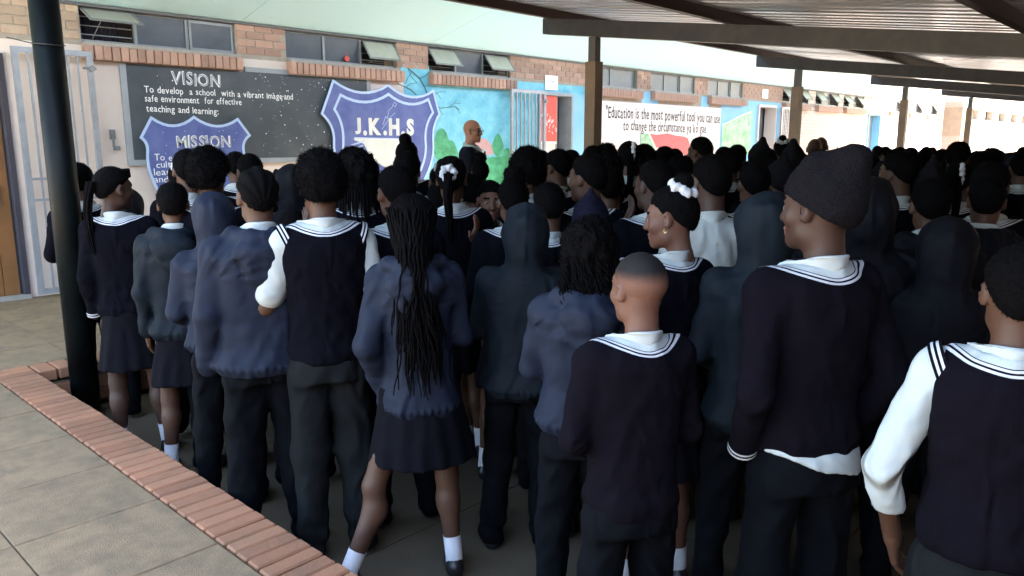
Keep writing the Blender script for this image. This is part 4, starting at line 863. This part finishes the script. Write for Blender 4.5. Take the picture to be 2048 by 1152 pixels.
    if scr == 'back': V, F = scrunchie_mesh((0, -.112, .03), seed, .030, .018, 1.45); link('scrunchie', tomesh('scrunchie', [(hp(V), F, 0)]), 'stripe_white', root)
    if scr == 'bow': V, F = ribbon_bow((.02, -.118, .05), seed); link('ribbon', tomesh('ribbon', [(hp(V), F, 0)]), 'stripe_white', root)
    rg = np.random.RandomState(seed)
    if strands == 'braids':      # waist-long thin braids down the back
        P = []
        for k in range(150):
            a = rg.uniform(-1, 1)*1.65; r0 = .100; x0, y0 = r0*math.sin(a)*.98, -.014-r0*1.08*math.cos(a); L = rg.uniform(.38, .76); zz = np.linspace(0, 1, 20)
            sw = rg.uniform(-.03, .03); back_ = rg.uniform(.0, .05); z0 = rg.uniform(.02, .08); 
            x = x0*(1-.42*np.clip(zz*2.2, 0, 1)**.7)+sw*2.2*zz**2+.007*np.sin(zz*9+k)+.004*np.sin(zz*23+2*k); y = y0-.012-back_*zz-.075*np.sin(np.clip(zz*1.6, 0, 1)*1.57)+.003*np.sin(zz*13+k); P.append(np.stack([x, y, 1.64+z0-L*zz], 1))
        for k in range(60):    # along the skull
            a = rg.uniform(-1.5, 1.5); t = np.linspace(0.1, 1, 10)*1.7; P.append(np.stack([.104*np.sin(t)*np.sin(a), -.014-.122*np.sin(t)*np.cos(a)*.9, 1.64+.02+.108*np.cos(t)], 1))
        V, F = tubes(P, .0052, 5, .5); b = link('braid', tomesh('braid', [(V, F, 0)]), 'hair', root); b['kind'] = 'stuff'
    if strands == 'curls':
        P = []
        for k in range(130):
            a = rg.uniform(-1.5, 1.5); r0 = .105; x0, y0 = r0*math.sin(a), -.02-r0*math.cos(a); L = rg.uniform(.16, .33)*(1-.15*abs(a)); zz = np.linspace(0, 1, 30); w = rg.uniform(.006, .013); ph = rg.uniform(0, 6); fr = rg.uniform(14, 22)
            P.append(np.stack([x0*(1+.12*zz)+w*np.cos(zz*fr+ph)*zz**.5, y0-.035*np.sin(zz*1.5)+w*np.sin(zz*fr+ph)*zz**.5, 1.64-.01+rg.uniform(-.03, .04)-L*zz], 1))
        V, F = tubes(P, .0042, 4, .4); b = link('curl', tomesh('curl', [(V, F, 0)]), 'hair', root); b['kind'] = 'stuff'
    if strands == 'pony':
        P = []
        for k in range(46): a = rg.uniform(0, 6.28); r0 = rg.uniform(0, .026); zz = np.linspace(0, 1, 12); P.append(np.stack([r0*math.cos(a)*(1-.4*zz)+.004*np.sin(zz*8+k), -.115-.03*np.sin(zz*3.1)+r0*math.sin(a)*(1-.4*zz)-.012, .03-.36*zz*(.85+.3*rg.rand())], 1))
        V, F = tubes(P, .006, 5, .4); b = link('ponytail', tomesh('ponytail', [(hp(V), F, 0)]), 'hair', root); b['kind'] = 'stuff'
    if strands == 'locs':
        P = []
        for k in range(60):
            a = rg.uniform(-1.9, 1.9); r0 = .098; x0, y0 = r0*math.sin(a), -.016-r0*math.cos(a); L = rg.uniform(.13, .26); zz = np.linspace(0, 1, 9); P.append(np.stack([x0*(1+.15*zz), y0-.015*zz, rg.uniform(-.02, .04)-L*zz], 1))
        V, F = tubes(P, .0065, 5, .6); b = link('loc', tomesh('loc', [(hp(V), F, 0)]), 'hair', root); b['kind'] = 'stuff'
    if extra == 'bobbles':
        m = MB()
        for k in range(9): p = Vector((rg.uniform(-.03, .03), -.135+rg.uniform(-.012, .012), .02-.016*k*.4+rg.uniform(-.01, .01))); m.tube([p-Vector((0, 0, .008)), p+Vector((0, 0, .008))], .009, 8)
        me = m.mesh('bead'); V = np.array([v.co for v in me.vertices], np.float32); me.vertices.foreach_set('co', hp(V).ravel()); link('bead', me, 'stripe_white', root)['kind'] = 'stuff'
    if extra == 'headband':
        th = np.linspace(0, 2*np.pi, 30); pv = []; V = []; 
        for t in th:
            for q in (0, 1): V.append((math.sin(t)*.087, -.014+math.cos(t)*.1045, .035+.030*math.cos(t)+q*.045-(.0 if q == 0 else .0)))
        V = np.array(V); V[1::2, 0] *= .93; V[1::2, 1] *= .94; F = np.array([(2*i, 2*i+2, 2*i+3, 2*i+1) for i in range(29)]); link('headband', tomesh('headband', [(hp(V), F, 0)]), 'hair', root)
    if extra == 'earring':
        m = MB(); m.tube([(-.088, .002+.005*math.cos(t), -.056+.0065*math.sin(t)) for t in [k*math.pi/6 for k in range(13)]], .0011, 5); me = m.mesh('earring'); V = np.array([v.co for v in me.vertices], np.float32); me.vertices.foreach_set('co', hp(V).ravel()); link('earring', me, 'gold', root)
    return root
def clone(root, mi=0):
    r = root.copy(); COL.objects.link(r)
    for ch in root.children:
        c = ch.copy(); COL.objects.link(c); c.parent = r
        for g_ in ch.children: d_ = g_.copy(); COL.objects.link(d_); d_.parent = c
    return r
CA, SA, CP, SP = math.cos(AZ), math.sin(AZ), math.cos(PITCH), math.sin(PITCH)
def at(u, v, zc):      # picture point at a depth -> place
    x, y = (u-1024)/F_PX*zc, (576-v)/F_PX*zc; d = CP*zc+y*SP; return Vector((CA*d+SA*x, SA*d-CA*x, -SP*zc+y*CP))
def place(root, u, v, zc, ang, label, hx=.0, flo=GR, group=None, tall=1.75):
    """head top at picture (u,v), depth zc; ang = turn from 'back to camera' towards the left"""
    p = at(u, v, zc); h = (p.z-flo); s = h/tall; a = math.atan2(-p.x, p.y)+R(ang); root.location = (p.x, p.y, flo); root.rotation_euler = (R(rgp.uniform(-1.8, 1.2)), R(rgp.uniform(-1.6, 1.6)), a)
    root.scale = (s*hx if hx else s, s*hx if hx else s, s); tag(root, label, 'person', group or 'pupils standing in the courtyard'); PLACED.append((p.x, p.y, h)); return root
PLACED = []; rgp = random.Random(9)

# ------------------------------------------------------------------ the pupils nearest the camera, one by one
P_ = person
# tall boy in a beanie
place(P_(2, 'jersey', 'crop', pose=('pocket', 'pocket'), hturn=R(22), step=.008, hstep=.0055, skin='skin_dark', face=True, beanie=3, big=1.02, mats=dict(top='jersey_plum', legs='trousers'), cuffs=True, hemshirt=True, hem=.93, fuzzk=1.2, wid=0.86),
      1655, 294, 2.12, 40, 'tall boy in dark knitted beanie and striped jersey, hand in pocket, white shirt tail showing', tall=1.80)
place(P_(3, 'jersey', 'fade', step=.008, pose=('front', 'front'), hturn=R(12), hstep=.005, skin='skin_light', face=True, mats=dict(top='jersey_plum', legs='trousers'), hem=.88, stripes=True, wid=0.86),
      1270, 503, 2.1, 28, 'short boy with shaved fade haircut, white collar and plum-dark striped jersey, front centre', tall=1.76)
place(P_(5, 'vest', 'afro', step=.008, pose=('chinout', 'down'), hturn=R(4), hstep=.0055, skin='skin', mats=dict(top='jersey', legs='trousers_grey'), shirt_sleeves='short', hands=(1, 0), big=.85, stance=.0, hem=.90, wid=0.88),
      640, 290, 3.1, 8, 'boy with a rounded afro in a navy sleeveless jersey, short white sleeves and grey trousers', tall=1.80)
place(P_(4, 'jacket', 'long', legs='skirt', step=.008, pose=('pocket', 'front'), hturn=R(-10), skin='skin', mats=dict(top='jacket', skirt='skirt'), hood='down', strands='braids', stripes=False, lwid=1.0, feet=((-.36, -.12), (.12, -.05)), hem=.80, wid=0.78),
      840, 380, 3.0, 2, 'girl with very long thin braids, navy jacket, short skirt and white socks, legs apart', tall=1.78)
place(P_(6, 'jacket', 'corn', step=.008, pose=('down', 'pocket'), hturn=R(8), mats=dict(top='jacket', legs='trousers'), hood='down', stripes=False, hem=.86, belly=1.15, wid=1.0),
      505, 330, 3.2, 6, 'pupil with cornrows in a wide light navy jacket, hood down, grey trousers', tall=1.77)
place(P_(7, 'jacket', None, step=.008, pose=('front', 'front'), hturn=R(-10), mats=dict(top='jacket', legs='trousers'), hood='up', belly=1.1, hem=.92, wid=0.88),
      428, 378, 3.6, 0, 'pupil with a pale navy hood pulled up, left of the cornrowed one', tall=1.795)
place(P_(8, 'jacket', 'short', legs='skirt', pose=('down', 'front'), mats=dict(top='jacket_teal', skirt='skirt'), hands=(1, 0), hood='down', stripes=False, hem=.86, wid=0.86),
      345, 360, 4.0, -6, 'pupil with cropped hair and dark teal jacket, bare legs in shadow below it', tall=1.77)
place(P_(9, 'jersey', 'pony', legs='skirt', step=.008, pose=('down', 'front'), hturn=R(-48), hnod=R(-4), skin='skin_dark', face=True, hstep=.0055, strands='pony', extra='headband', cuffs=True, mats=dict(skirt='skirt'), wid=0.84),
      238, 330, 4.2, -14, 'girl with black headband and ponytail looking right, in a short skirt', tall=1.765)
place(P_(10, 'jersey', 'short', pose=('fold', 'fold'), hturn=R(-12), big=1.4, wid=0.88), 168, 322, 5.0, 20, 'boy with a high rounded haircut half hidden beside the black pole', tall=1.775)
place(P_(28, 'jacket', None, step=.008, pose=('fold', 'fold'), hturn=R(14), mats=dict(top='jacket_teal', legs='trousers'), hood='up', wid=0.92),
      1035, 398, 3.2, 0, 'hunched pupil in dark blue hooded jacket between the long braids and the curls', tall=1.795)
place(P_(32, 'jacket', 'curly', step=.008, pose=('fold', 'fold'), mats=dict(top='jacket', legs='trousers'), hood='down', strands='curls', stripes=False, belly=1.1, hem=.92, hturn=R(-8), wid=0.92),
      1168, 422, 2.62, 4, 'girl with long loose curls over a white collar and a deep blue jacket', tall=1.80)
place(P_(36, 'jersey', 'bun', legs='skirt', step=.008, pose=('front', 'front'), hturn=R(44), hnod=R(-6), skin='skin_light', face=True, hstep=.005, scr='top', extra='earring', big=1.0, wid=0.84),
      1338, 345, 2.82, 32, 'girl in profile, hair bun tied in a white scrunchie, small gold earring', tall=1.81)
place(P_(37, 'shirt', 'short', step=.008, pose=('down', 'down'), hturn=R(18), skin='skin_dark', face=True, stripes=False, mats=dict(top='shirt', legs='trousers_grey'), hstep=.006, big=.8, wid=0.92),
      1435, 305, 3.4, 16, 'boy in a plain white shirt with closely cut hair', tall=1.765)
place(P_(39, 'jacket', None, step=.008, pose=('front', 'front'), hturn=R(10), mats=dict(top='jacket_teal', legs='trousers'), hood='up', belly=1.2, wid=0.86),
      1520, 372, 2.72, 14, 'pupil with blue-green jacket hood up directly behind the tall boy in the beanie', tall=1.795)
place(P_(43, 'jacket', None, step=.008, pose=('front', 'fold'), hturn=R(5), mats=dict(top='jacket_dark', legs='trousers'), hood='up', belly=1.2, wid=1.0),
      1758, 345, 2.95, 10, 'broad pupil in a dark hooded jacket right of the tall beanie', tall=1.795)
place(P_(44, 'jacket', 'short', pose=('front', 'front'), hturn=R(5), mats=dict(top='jacket_dark', legs='trousers'), hood='down', stripes=False, wid=1.0),
      1880, 352, 3.35, 12, 'broad dark-jacketed pupil with low round hair in front of the white ribbon girl', tall=1.775)
place(P_(1, 'vest', 'short', step=.008, pose=('wide', 'wide'), hturn=R(10), hstep=.006, skin='skin', mats=dict(top='jersey_plum', legs='trousers_grey', socks=1), shirt_sleeves='long', hands=(1, 0), belly=1.2, hem=.93, wid=0.88),
      2026, 480, 1.74, 4, 'nearest boy at the right edge in a sleeveless jersey with long white shirt sleeves', tall=1.77)
place(P_(33, 'jersey', 'short', pose=('chin', 'front'), hturn=R(26), face=True, hands=(1, 0), skin='skin_dark', big=.9, wid=0.88), 1298, 315, 3.65, 18, 'boy in profile with a hand at his chin behind the scrunchie girl', tall=1.77)
place(P_(53, 'jersey', 'crop', pose=('front', 'front'), beanie=2, mats=dict(beanie='beanie_navy', top='jersey'), big=1.02, wid=0.88), 1198, 358, 3.3, 6, 'pupil in a smooth navy blue beanie behind the curly-haired girl', tall=1.86)
place(P_(54, 'jersey', 'short', pose=('front', 'front'), hturn=R(16), face=False, wid=0.88), 790, 324, 3.4, 10, 'boy with a rounded short haircut and striped white collar next to the long braids', tall=1.775)
place(P_(55, 'jersey', 'afro', pose=('front', 'front'), hturn=R(-20), big=1.0, wid=0.88), 415, 289, 4.0, -6, 'pupil with a big round afro in front of the MISSION shield', tall=1.80)
place(P_(56, 'jersey', 'curly', pose=('front', 'front'), strands='locs', big=1.0, wid=0.86), 727, 296, 4.1, 4, 'girl with shoulder-length curly locks in front of the school crest', tall=1.785)
place(P_(57, 'jersey', 'pony', legs='skirt', pose=('front', 'front'), scr='back', strands='pony', hturn=R(-20), hstep=.007, wid=0.84), 915, 309, 4.1, 12, 'girl with white scrunchie round a high ponytail just below the speaker', tall=1.765)
place(P_(58, 'jersey', 'puff', legs='skirt', pose=('front', 'front'), hturn=R(8), hstep=.007, wid=0.84), 1012, 338, 3.9, 4, 'girl with a puffed bun of hair beside the face turned to the camera', tall=1.81)
gl = P_(59, 'jersey', 'crop', legs='skirt', pose=('fold', 'chin'), hturn=R(18), face=True, hands=(0, 1), hstep=.0055, skin='skin_light', hwide=.95, wid=0.82); place(gl, 968, 356, 4.25, 168, 'small child facing the camera with a fist at the chin', tall=1.77)
# the speaker on the far veranda
spk = P_(60, 'shirt', None, pose=('front', 'front'), hturn=R(-14), face=True, hstep=.0055, skin='skin_warm', mats=dict(top='suit', legs='suit'), stripes=False, belly=1.2, hem=.80, wid=0.98)
m = MB()
for s in (-1, 1):
    m.tube([(s*.034+.021*math.cos(t), .102, -.008+.016*math.sin(t)) for t in [k*math.pi/7 for k in range(15)]], .0022, 5); m.tube([(s*.056, .100, -.004), (s*.080, .04, -.002), (s*.084, -.01, -.004)], .0022, 5)
m.tube([(-.013, .104, -.006), (.013, .104, -.006)], .002, 5); me = m.mesh('spectacles'); V = np.array([v.co for v in me.vertices], np.float32); me.vertices.foreach_set('co', (rotz(V, R(-14))+np.array([0, -.004, 1.64])).ravel()); link('spectacles', me, 'spectacle', spk)
link('tie', MB().prism([(-.02, 1.42), (.02, 1.42), (.028, 1.1), (0, 1.05), (-.028, 1.1)], .125, .14).mesh('tie'), 'tie', spk)
place(spk, 938, 239, 8.15, -98, 'bald speaker in glasses and a grey suit jacket on the far veranda before the mural', flo=VE, tall=1.75, group='adults')
spk['group'] = ''; del spk['group']
# ------------------------------------------------------------------ the rows behind: one source figure of each kind, copied
LO = dict(step=.017, hstep=.0095, low=True, fuzzk=.45, wid=.88)
KIND = {
 'short': P_(101, 'jersey', 'short', hturn=R(8), **LO), 'short2': P_(102, 'jersey', 'short', hturn=R(-18), big=1.5, **LO), 'short3': P_(103, 'jacket', 'crop', hood='down', stripes=False, mats=dict(top='jacket_dark'), **LO),
 'prof': P_(104, 'jersey', 'short', hturn=R(38), face=True, skin='skin', **LO), 'afro': P_(105, 'jersey', 'afro', **LO), 'tallafro': P_(106, 'jersey', 'afro', big=1.25, hturn=R(15), **LO),
 'bun': P_(107, 'jersey', 'bun', legs='skirt', scr='top', big=.95, **LO), 'plainbun': P_(108, 'jersey', 'bun', legs='skirt', hturn=R(-12), big=1.15, **LO), 'bow': P_(109, 'jersey', 'crop', legs='skirt', scr='bow', strands='pony', **LO),
 'hood': P_(110, 'jacket', None, hood='up', mats=dict(top='jacket_dark'), **LO), 'hood2': P_(111, 'jacket', None, hood='up', hturn=R(15), mats=dict(top='jacket'), **LO), 'beanie': P_(112, 'jersey', 'crop', beanie=1, **LO), 'beanie2': P_(113, 'jacket', 'crop', beanie=2, hood='down', stripes=False, mats=dict(top='jacket_dark'), hturn=R(20), face=True, **LO),
 'spiky': P_(114, 'jersey', 'spiky', **LO), 'bald': P_(115, 'shirt', None, mats=dict(top='shirt'), skin='skin', stripes=False, **LO), 'locs': P_(116, 'jersey', 'curly', strands='locs', legs='skirt', **LO), 'puff': P_(117, 'jersey', 'puff', legs='skirt', **LO), 'white': P_(118, 'shirt', 'short', mats=dict(top='shirt'), stripes=False, **LO)}
TALL = dict(short=1.77, short2=1.78, short3=1.76, prof=1.77, afro=1.80, tallafro=1.81, bun=1.81, plainbun=1.82, bow=1.765, hood=1.795, hood2=1.795, beanie=1.87, beanie2=1.86, spiky=1.785, bald=1.75, locs=1.79, puff=1.83, white=1.77)
used = set()
def mid(kind, u, v, zc, ang, label):
    r = KIND[kind] if kind not in used else clone(KIND[kind]); used.add(kind); return place(r, u, v, zc, ang, label, tall=TALL[kind])
MID = [
 ('bun', 372, 310, 4.9, 5, 'girl with a white scrunchie peeking out left of the big round afro'), ('short', 358, 294, 4.5, -5, 'dark round head left of the big afro, over the words on the shield'),
 ('short', 500, 304, 5.2, 6, 'round cropped head against the bottom edge of the blackboard'), ('hood', 596, 324, 4.7, 0, 'pupil in a grey hood left of the boy in the sleeveless jersey'), ('beanie', 556, 326, 6.0, 8, 'small distant pupil in a cap below the blackboard, left of the grey hood'),
 ('tallafro', 690, 291, 5.6, 4, 'afro head just behind the sleeveless jersey boy, below the crest edge'), ('plainbun', 812, 264, 5.9, 0, 'girl with a tall top-knot rising in front of the letters J.K.H.S.'), ('short2', 824, 298, 5.0, 6, 'short-haired head directly right of the tall top-knot'),
 ('bun', 869, 315, 5.2, 10, 'girl with a small bun tied in a white band, left of the speaker'), ('short', 888, 359, 4.5, 8, 'low dark head between the long braids and the white ponytail ribbon'), ('tallafro', 1040, 289, 4.8, 10, 'tall afro right of the speaker, in front of the steel gate'),
 ('hood', 1077, 297, 6.6, 5, 'small grey hood right of the tall afro below the red door'), ('prof', 1120, 295, 5.2, 14, 'boy with a faded haircut below the red doorway'), ('short', 1140, 297, 7.0, 5, 'distant head tucked right of the red doorway'),
 ('prof', 1186, 303, 3.95, 18, 'boy in profile with white collar at the foot of the tan post'), ('short', 1178, 288, 5.9, 8, 'head at the base of the tan post, behind the boy in profile'), ('spiky', 1214, 282, 6.6, 0, 'short spiky twists of hair right of the tan post'),
 ('bow', 1246, 280, 5.8, 6, 'girl with an upright white ribbon in front of the Education lettering'), ('prof', 1297, 285, 5.9, 12, 'head in front of the left edge of the painted flag'), ('short2', 1334, 289, 6.8, 6, 'round head in front of the painted red flag'),
 ('short', 1335, 321, 5.6, 4, 'low small head behind the scrunchie bun'), ('locs', 1366, 308, 5.4, 8, 'girl with lumpy twisted hair below the painted flag'), ('prof', 1401, 271, 6.6, 24, 'tall boy in profile right of the painted flag'),
 ('short', 1443, 291, 7.2, 6, 'head under the right end of the Education panel'), ('short2', 1472, 286, 7.4, 10, 'rounded head below the green painted field'), ('short', 1462, 297, 6.1, 2, 'cropped head just behind the white-shirted boy'),
 ('beanie', 1526, 261, 6.3, 14, 'pupil in a peaked dark cap by the second doorway'), ('beanie', 1591, 262, 5.2, 0, 'pupil in a pointed dark beanie before the middle post'), ('bald', 1622, 277, 9.0, 0, 'near bald head in front of the plain brick wall'), ('bald', 1645, 274, 9.6, 4, 'second near bald head, right of the other, before the brick wall'),
 ('bun', 1566, 268, 8.6, 8, 'distant girl with tied hair between the two dark caps'), ('short', 1538, 292, 5.9, 12, 'dark round head left of the pointed beanie, lower'), ('beanie2', 1566, 292, 4.5, 20, 'pupil in a slouchy beanie glancing left, behind the hooded jacket'),
 ('short', 1496, 320, 4.1, 10, 'boy with short hair and white collar right of the white-shirted boy'), ('short2', 1524, 311, 4.9, 6, 'short-haired head between the white-shirted boy and the slouchy beanie'),
 ('beanie', 1757, 307, 5.2, 4, 'dark beanie right of the tall boy, over the broad hood'), ('prof', 1818, 299, 4.35, 20, 'pupil in profile left of the rightmost beanies against the glare'), ('beanie', 1872, 298, 4.3, 5, 'pupil in a loose beanie before the painted brick pier'),
 ('short2', 1908, 279, 6.3, 2, 'large round head with small ear rim lit, against the white glare'), ('short', 1948, 305, 7.6, 4, 'small distant head right of the brick pier'), ('bow', 1932, 321, 4.7, 0, 'girl with a large white ribbon at the right side of the crowd'),
 ('spiky', 1984, 292, 7.4, 6, 'tousled head against the white glare'), ('short2', 2004, 317, 3.8, 10, 'boy with striped white collar near the right edge, behind'), ('short', 2040, 305, 6.2, 4, 'head cut by the right edge of the photo'), ('puff', 1962, 300, 6.2, 0, 'puffed hair above the white ribbon girl'),
 ('short', 1108, 360, 3.75, 6, 'low dark head between the navy beanie and the hooded jacket'), ('hood', 1885, 425, 2.85, 8, 'low hooded dark-jacketed pupil behind the nearest boy at the right'), ('short', 470, 300, 6.2, 0, 'distant head right of the big afro'),
 ('hood', 262, 372, 4.9, 0, 'hooded pupil in the dark right of the headband girl'), ('afro', 955, 345, 5.4, 4, 'afro head behind the child facing the camera'), ('locs', 1225, 300, 4.9, 4, 'girl with hanging locks right of the boy in profile'), ('white', 1228, 330, 4.4, 8, 'white-collared pupil behind the smooth navy beanie'),
 ('prof', 1060, 330, 5.9, 14, 'pupil under the tall afro, looking left'), ('short3', 1640, 352, 3.5, 10, 'head hidden behind the tall boy in the beanie'), ('hood', 1700, 330, 4.2, 5, 'hooded pupil just behind the tall beanie'), ('short3', 1960, 352, 3.6, 0, 'pupil right of the white ribbon girl')]
for a in MID: mid(*a)
# the rest of the crowd fills the courtyard behind them
rg = random.Random(21); kinds = ['short', 'short2', 'short3', 'prof', 'short3', 'plainbun', 'beanie', 'short3', 'hood', 'puff', 'locs', 'short', 'afro', 'spiky', 'hood2', 'hood', 'short3']; n_ = 0
desc = dict(hood2='blue-hooded', short='short-haired', short2='round-haired', short3='dark-jacketed short-haired', prof='half-turned', plainbun='bun-haired', beanie='beanie-wearing', hood='hooded', puff='puff-haired', locs='curly-haired', afro='afro-haired', spiky='spiky-haired')
gx = 2.0
while gx < 16:
    gy = .5
    while gy < 5.2:
        x, y = gx+rg.uniform(-.13, .13), gy+rg.uniform(-.13, .13); d = CA*x+SA*y; r_ = SA*x-CA*y
        ok = all((x-p[0])**2+(y-p[1])**2 > .36**2 for p in PLACED) and (x < 11 or rg.random() < .6)
        near = d < 5.2; inside = abs(r_/max(d, .1)) < .74
        # leave floor gaps near the step, as in the photo
        if ok and d > 3.0 and inside and not (x < 2.05 and y < 4.6):
            k = rg.choice(kinds); r = clone(KIND[k]) if k in used else KIND[k]; used.add(k)
            h = rg.uniform(1.56, 1.74) if d > 6.5 else (rg.uniform(1.50, 1.62) if d > 5 else rg.uniform(1.40, 1.50)); s = h/TALL[k]; a = math.atan2(-x, y)+R(rg.uniform(-8, 28))
            r.location = (x, y, GR); r.rotation_euler = (0, 0, a); r.scale = (s, s, s)
            tag(r, desc[k]+' pupil seen from behind deep in the crowd among many alike', 'person', 'packed '+desc[k]+' pupils in the crowd'); PLACED.append((x, y, h)); n_ += 1
        gy += .43
    gx += .48
for k, r in KIND.items():
    if k not in used:
        for c in list(r.children): bpy.data.objects.remove(c)
        bpy.data.objects.remove(r)
print('crowd fill', n_, 'people', len(PLACED))
